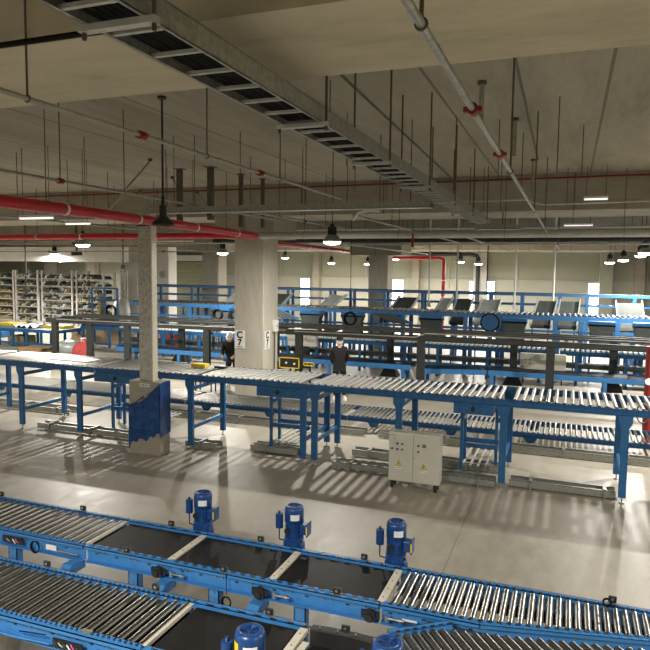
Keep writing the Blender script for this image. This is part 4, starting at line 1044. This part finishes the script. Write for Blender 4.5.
# loose rods from the slab
t_rods = [(-4.42,10.6,4.5),(-2.59,6.99,4.9),(-7.52,8.75,4.6),(-1.55,9.2,4.6),(-1.0,9.5,4.75),(-.75,10.5,4.7),(-1.25,12.5,4.6),(-.2,8.5,4.7),(.1,10.2,4.9),(-2.9,8.5,4.9),(-3.2,9.8,4.7),(-3.9,11.5,4.7),(-5.2,11.6,4.6),(-7.0,11.2,4.7),(-8.0,11.8,4.6),(-8.3,9.6,4.5),(-3.45,12.6,4.7),(-1.7,13.6,4.7)]
proto = None
for x, y, z in t_rods:
    o = M().cyl((0,0,z-ZS),(0,0,0), .0065, 6).build('hanger_rod', 'rust', None, (x,y,ZS)); tag(o, 'thin bare threaded rod hanging from the concrete slab', 'rod', 'bare threaded rods')
def heavy_rod(x, y, z, lab):
    t = thing('hanger_tube', lab, 'hanger', (x,y,z)); M().cyl((0,0,0),(0,0,ZS-z-.02), .028, 10).build('tube', 'conduit', t); M().cyl((0,0,ZS-z-.04),(0,0,ZS-z), .05, 10).build('anchor', 'rust', t)
heavy_rod(-1.0,7.55,5.18,'thick hanger tube just right of the upper red coupling'); heavy_rod(-.79,9.47,5.08,'thick hanger tube between the two red couplings'); heavy_rod(-.73,12.96,4.84,'thick hanger tube low beside the steel sprinkler pipe')
pipe_thing('thin_pipe', 'thin rusty pipe running under the slab at upper right', 'pipe', [(-.55,4.5,5.5),(-.62,12.5,5.5)], .016, 'rust', n=6)
pipe_thing('thin_pipe', 'thin rusty pipe running under the slab left of the sprinkler pipe', 'pipe', [(-2.25,4.5,5.5),(-2.5,14.5,5.5)], .016, 'rust', n=6)

# cable ladder tray
TX0, TX1, TZ = -1.96, -1.655, 4.515
t = thing('cable_tray', 'long galvanised ladder cable tray full of black cables crossing the ceiling diagonally', 'cable tray', (TX0, 0, TZ)); TW = TX1-TX0; TL = 14.6
for x in (0, TW):
    m = M(); s_ = 1 if x == 0 else -1
    m.box(x, .4, 0, x+s_*.004, TL, .115); m.box(x, .4, 0, x+s_*.02, TL, .004); m.box(x, .4, .111, x+s_*.02, TL, .115); m.build('side_rail', 'zinc', t)
r0 = None; y = .6; 
while y < TL:
    if r0 is None: r0 = M().box(.005,-.012,.0,TW-.005,.012,.018).build('rung', 'zinc_pale', t, (0,y,.004))
    else: inst(r0, t, (0,y,.004))
    y += .31
m = M()
m.box(.02, .45, .055, TW-.02, 8.3, .06)
for k in range(9):
    x = .035+k*.029; rr = .015; pts = [(x+random.uniform(-.006,.006), .4+j*.6, .045+random.uniform(0,.012)) for j in range(14)]; m.tube(pts, rr, 6)
for k in range(6):
    x = .05+k*.04; pts = [(x+random.uniform(-.008,.008), .4+j*.6, .080+random.uniform(0,.01)) for j in range(13)]; m.tube(pts, .017, 6)
m.build('cable_bundle', 'rubber', t)['kind'] = 'stuff'
for y in (2.31,4.30,6.0,7.85,9.7,11.6,13.6):
    m = M(); m.box(-.03,y-.022,-.03,TW+.05,y+.022,-.002); m.build('support_strut', 'zinc_pale', t)
    for x in (-.012, TW+.035):
        top = ZS-TZ if not (3.15 < y < 4.30) else 4.8-TZ
        m = M(); m.cyl((x,y,-.06),(x,y,top), .010, 6); m.cyl((x,y,-.05),(x,y,-.03), .012, 6); m.build('hanger_rod', 'rust', t)
# mesh end of the tray
t = thing('cable_tray', 'empty pale tray stub turning right at the far end of the ladder tray', 'cable tray', (-1.45, 14.9, 4.42))
m = M(); m.box(-.6,0,0,.4,.4,.01); m.box(-.6,0,0,.4,.01,.1); m.box(-.6,.39,0,.4,.4,.1); m.build('tray', 'zinc', t); M().cyl((0,.2,.0),(0,.2,.4), .01, 6).build('hanger_rod', 'rust', t)
# cable protector hose beside the tray (white zip of conduit)
t = thing('flexible_hose', 'short crooked pale hose end hanging left of the tray', 'hose', (-3.05, 10.0, 4.4)); M().tube([(-.25,0,-.12),(-.15,0,0),(0,0,.03),(.2,0,.02)], .02, 8).build('hose', 'white', t); M().cyl((.2,0,.02),(.2,0,1.2), .008, 6).build('hanger_rod', 'rust', t)
# red hanging tag on the silver pipe
t = thing('valve_handle', 'small red valve hanging from the silver pipe right of centre', 'valve', (-3.35,14.5,4.02)); M().cyl((0,0,0),(0,0,.2), .035, 10).build('valve_body', 'red_dark', t); M().cyl((0,0,.2),(0,0,.3), .02, 8).build('stem', 'red_dark', t)

# ------------------------------------------------------------------ people
def skin(name, pts, edges, radii, mname, parent, root=0, sub=2):
    me = bpy.data.meshes.new(name); me.from_pydata(pts, edges, []); me.materials.append(MT[mname])
    o = bpy.data.objects.new(name, me); COL.objects.link(o); o.parent = parent
    md = o.modifiers.new('skin', 'SKIN')
    if not me.skin_vertices: 
        bpy.context.view_layer.objects.active = o
    sv = me.skin_vertices[0].data
    for i, r in enumerate(radii):
        sv[i].radius = (r, r) if not isinstance(r, tuple) else r
        sv[i].use_root = (i == root)
    s2 = o.modifiers.new('sub', 'SUBSURF'); s2.levels = sub; s2.render_levels = sub
    for p in me.polygons: p.use_smooth = True
    md.use_smooth_shade = True
    return o
def person(loc, rz, label, pose, hat):
    t = thing('person', label, 'person', loc, None, rz)
    # local: faces -Y
    if pose == 'stand':
        J = dict(pel=(0,0,.94), wst=(0,0,1.10), ch=(0,-.01,1.29), nk=(0,0,1.46), nk2=(0,-.01,1.52), hd=(0,-.02,1.60), ht=(0,-.01,1.68),
            shL=(-.165,0,1.375), elL=(-.225,.09,1.14), wrL=(-.14,.15,.95), hnL=(-.07,.19,.93), shR=(.165,0,1.375), elR=(.225,.09,1.14), wrR=(.14,.15,.95), hnR=(.07,.20,.90),
            hpL=(-.09,0,.88), knL=(-.10,-.02,.48), anL=(-.11,.02,.10), ftL=(-.12,-.12,.05), hpR=(.09,0,.88), knR=(.12,-.02,.48), anR=(.14,.02,.10), ftR=(.16,-.12,.05))
    else:
        J = dict(pel=(0,0,.90), wst=(0,-.05,1.04), ch=(0,-.14,1.22), nk=(0,-.22,1.37), nk2=(0,-.25,1.42), hd=(0,-.29,1.50), ht=(0,-.29,1.58),
            shL=(-.19,-.16,1.32), elL=(-.24,-.20,1.06), wrL=(-.17,-.38,.96), hnL=(-.15,-.45,.95), shR=(.19,-.16,1.32), elR=(.24,-.20,1.06), wrR=(.17,-.38,.96), hnR=(.15,-.45,.95),
            hpL=(-.09,0,.86), knL=(-.11,-.10,.48), anL=(-.12,.05,.10), ftL=(-.13,-.09,.05), hpR=(.09,0,.86), knR=(.12,-.02,.48), anR=(.13,.12,.10), ftR=(.15,-.02,.05))
    J['hem'] = (J['pel'][0], J['pel'][1], J['pel'][2]-.10)
    R = dict(hem=(.135,.105), pel=(.14,.11), wst=(.14,.10), ch=(.15,.115), nk=(.062,.062), nk2=.055, hd=(.075,.09), ht=(.07,.085), shL=.066, elL=.052, wrL=.036, hnL=.035, shR=.066, elR=.052, wrR=.036, hnR=.035,
             hpL=.095, knL=.065, anL=.045, ftL=.045, hpR=.095, knR=.065, anR=.045, ftR=.045)
    ks = list(J); E_ = [('pel','wst'),('wst','ch'),('ch','nk'),('nk','nk2'),('nk2','hd'),('pel','hem'),('hd','ht'),('ch','shL'),('shL','elL'),('elL','wrL'),('wrL','hnL'),('ch','shR'),('shR','elR'),('elR','wrR'),('wrR','hnR'),
        ('pel','hpL'),('hpL','knL'),('knL','anL'),('anL','ftL'),('pel','hpR'),('hpR','knR'),('knR','anR'),('anR','ftR')]
    def sub(keys, grow, name, mname, root):
        kk = [k for k in ks if k in keys]; ed = [(kk.index(a), kk.index(b)) for a, b in E_ if a in kk and b in kk]
        rad = [tuple(x*grow for x in R[k]) if isinstance(R[k], tuple) else R[k]*grow for k in kk]
        return skin(name, [J[k] for k in kk], ed, rad, mname, t, kk.index(root))
    keep = ('nk2','hd','ht','wrL','wrR','hnL','hnR','anL','anR','ftL','ftR'); full = dict(R)
    for k in R:
        if k not in keep: R[k] = tuple(x*.70 for x in R[k]) if isinstance(R[k], tuple) else R[k]*(.45 if k[:2] in ('sh','el') else .70)
    sub([k for k in ks if k != 'hem'], 1., 'body', 'skin', 'pel')
    R.update(full)
    sub(['pel','wst','ch','nk','hem','shL','elL','wrL','shR','elR','wrR'], 1.22, 'jacket', 'cloth', 'pel')
    sub(['pel','wst','hpL','knL','anL','hpR','knR','anR'], 1.16, 'trousers', 'cloth', 'pel')
    hd = Vector(J['hd'])
    for s_ in ('L','R'):
        f = Vector(J['ft'+s_]); a = Vector(J['an'+s_])
        m = M(); m.prism([(-.04,0),(.04,0),(.04,.07),(-.04,.07)], 'y', 0, 1); 
        m = M(); m.lathe((0,0,0), [(.052,0),(.056,.03),(.045,.075),(0,.085)], 14); sh = m.build('shoe', 'white', t, (f.x, (f.y+a.y)/2-.01, 0)); sh.scale = (1,2.6,1.2)
        # hand with fingers
        h = Vector(J['hn'+s_]); 
        for q in range(4):
            dx_ = (q-1.5)*.02; ln = (.055,.065,.06,.045)[q]
            M().tube([h+Vector((dx_,-.01,-.01)), h+Vector((dx_,-.035,-.03)), h+Vector((dx_,-.035,-.03-ln*.5))], .009, 6).build('finger', 'skin', t)
        M().tube([h+Vector((-.03 if s_=='R' else .03,0,0)), h+Vector((-.045 if s_=='R' else .045,-.03,-.01))], .010, 6).build('thumb', 'skin', t)
    # head details
    m = M(); m.lathe((hd.x, hd.y+.01, hd.z-.02), [(.0,-.12),(.05,-.10),(.074,-.05),(.082,.0),(.084,.05),(.074,.10),(.045,.135),(0,.145)], 20); 
    h2 = m.build('head', 'skin', t); 
    m = M()
    for s_ in (-1,1): m.lathe((hd.x+s_*.084, hd.y+.01, hd.z-.01), [(0,-.03),(.016,-.02),(.018,.01),(0,.03)], 8)
    m.build('ear', 'skin', h2)
    m = M()
    for s_ in (-1,1): m.cyl((hd.x+s_*.03, hd.y-.070, hd.z+.02), (hd.x+s_*.03, hd.y-.078, hd.z+.02), .010, 8)
    m.build('eye', 'ink', h2)
    M().prism([(hd.y-.07, hd.z+.02),(hd.y-.098, hd.z-.01),(hd.y-.07, hd.z-.015)], 'x', hd.x-.012, hd.x+.012).build('nose', 'skin', h2)
    m = M(); vs = []; 
    for i in range(9):
        a = PI+PI*(i-0)/8; 
        for z, rr in ((-.085,.060),(-.045,.088),(.0,.090)): vs.append((hd.x+rr*math.cos(a), hd.y+.01+rr*math.sin(a)*1.05, hd.z+z))
    m._add(vs, [(3*i+j, 3*i+3+j, 3*i+4+j, 3*i+1+j) for i in range(8) for j in range(2)], True); m.build('face_mask', 'label', t)
    m = M(); m.lathe((hd.x, hd.y+.018, hd.z-.02), [(.088,.03),(.092,.06),(.084,.11),(.052,.150),(0,.162)], 18); 
    if hat == 'cap':
        m.prism([(hd.x-.07,hd.y-.06),(hd.x+.07,hd.y-.06),(hd.x+.05,hd.y-.15),(hd.x-.05,hd.y-.15)], 'z', hd.z+.045, hd.z+.055); m.build('cap', 'cloth', t)
        m = M(); m.lathe((hd.x, hd.y+.03, hd.z-.02), [(.075,-.06),(.088,-.02),(.089,.04),(.0,.05)], 16); m.build('hair', 'hair', t)
    else:
        m.lathe((hd.x, hd.y+.018, hd.z-.02), [(.088,.035),(.118,.03),(.118,.038),(.088,.05)], 18); m.build('hard_hat', 'white', t)
        m = M(); m.lathe((hd.x, hd.y+.03, hd.z-.02), [(.07,-.07),(.086,-.03),(.087,.03),(.0,.04)], 16); m.build('hair', 'hair', t)
    return t
def batten(x, y, z, L_, lab):
    t = thing('batten_light', lab, 'lamp', (x, y, z), 'slim batten lights'); M().box(-L_/2,-.04,.03,L_/2,.04,.07).build('mount_tray', 'white', t)
    M().box(-L_/2+.01,-.03,0,L_/2-.01,.03,.03).build('diffuser', 'batten', t)
    for q in (-.4,.4): M().cyl((q*L_,0,.07),(q*L_,0,(4.8 if 15 < y < 16.8 else ZS)-z), .006, 6).build('hanger_rod', 'rust', t)
batten(-9.0, 9.2, 4.33, .75, 'slim batten light just under the thick red pipe, left one'); batten(-9.3, 10.6, 4.33, .6, 'slim batten light just under the thick red pipe, right one')
batten(.42, 14.1, 4.93, .45, 'slim bright batten on the level conduit at upper right'); batten(.15, 17.9, 4.66, .7, 'slim bright batten behind the second beam at upper right')
person((-5.68,16.3,0), .45, 'person in black jacket, black cap and white mask, standing between the conveyors', 'stand', 'cap')
person((-9.22,16.85,0), .2, 'person in dark clothes and white hard hat, half hidden behind the marked column', 'lean', 'hard')
# small things near the worker
t = thing('tool_case', 'black tool case on a small stool left of the marked column', 'tool case', (-9.55,15.9,0)); M().box(-.3,-.15,.28,.3,.15,.48).build('case', 'black', t, bevel=.01); 
for x in (-.25,.25):
    for y in (-.12,.12): M().box(x-.015,y-.015,0,x+.015,y+.015,.28).build('leg', 'black', t)
o = M().box(-.16,-.1,0,.16,.1,.07).build('yellow_case', 'yellow', None, (-7.0,11.45,AZ+.025), bevel=.01); tag(o, 'small yellow case lying on the tall roller conveyor', 'case')
o = M().box(-.12,-.07,0,.12,.07,.04).build('black_pouch', 'black', None, (-6.55,11.5,AZ+.025), bevel=.01); tag(o, 'small black pouch lying beside the yellow case', 'pouch')
o = M().box(-.5,-.2,0,.5,.2,.012).build('white_sheet', 'label', None, (-10.0,11.2,AZ+.024)); tag(o, 'flat white sheet lying on the tall rollers left of the slim post', 'sheet')
# red post at right edge
t = thing('red_post', 'rusty red post with round white plate at the right edge', 'post', (1.62,14.75,0)); M().cyl((0,0,0),(0,0,2.0), .09, 12).build('post', 'red_dark', t); M().cyl((-.02,-.10,1.28),(-.02,-.085,1.28), .07, 16).build('plate', 'label', t)
m = M(); 
for j in range(3): m.tube([(-.1+.12*math.cos(a), -.12-.01*j, .62+.2*math.sin(a)) for a in [i*PI/10 for i in range(20)]], .015, 6, True)
m.build('hose', 'rust', t)

# ------------------------------------------------------------------ world
w = bpy.data.worlds.new('world'); sc.world = w; w.use_nodes = True
w.node_tree.nodes['Background'].inputs[0].default_value = (.9,.95,1,1); w.node_tree.nodes['Background'].inputs[1].default_value = .5
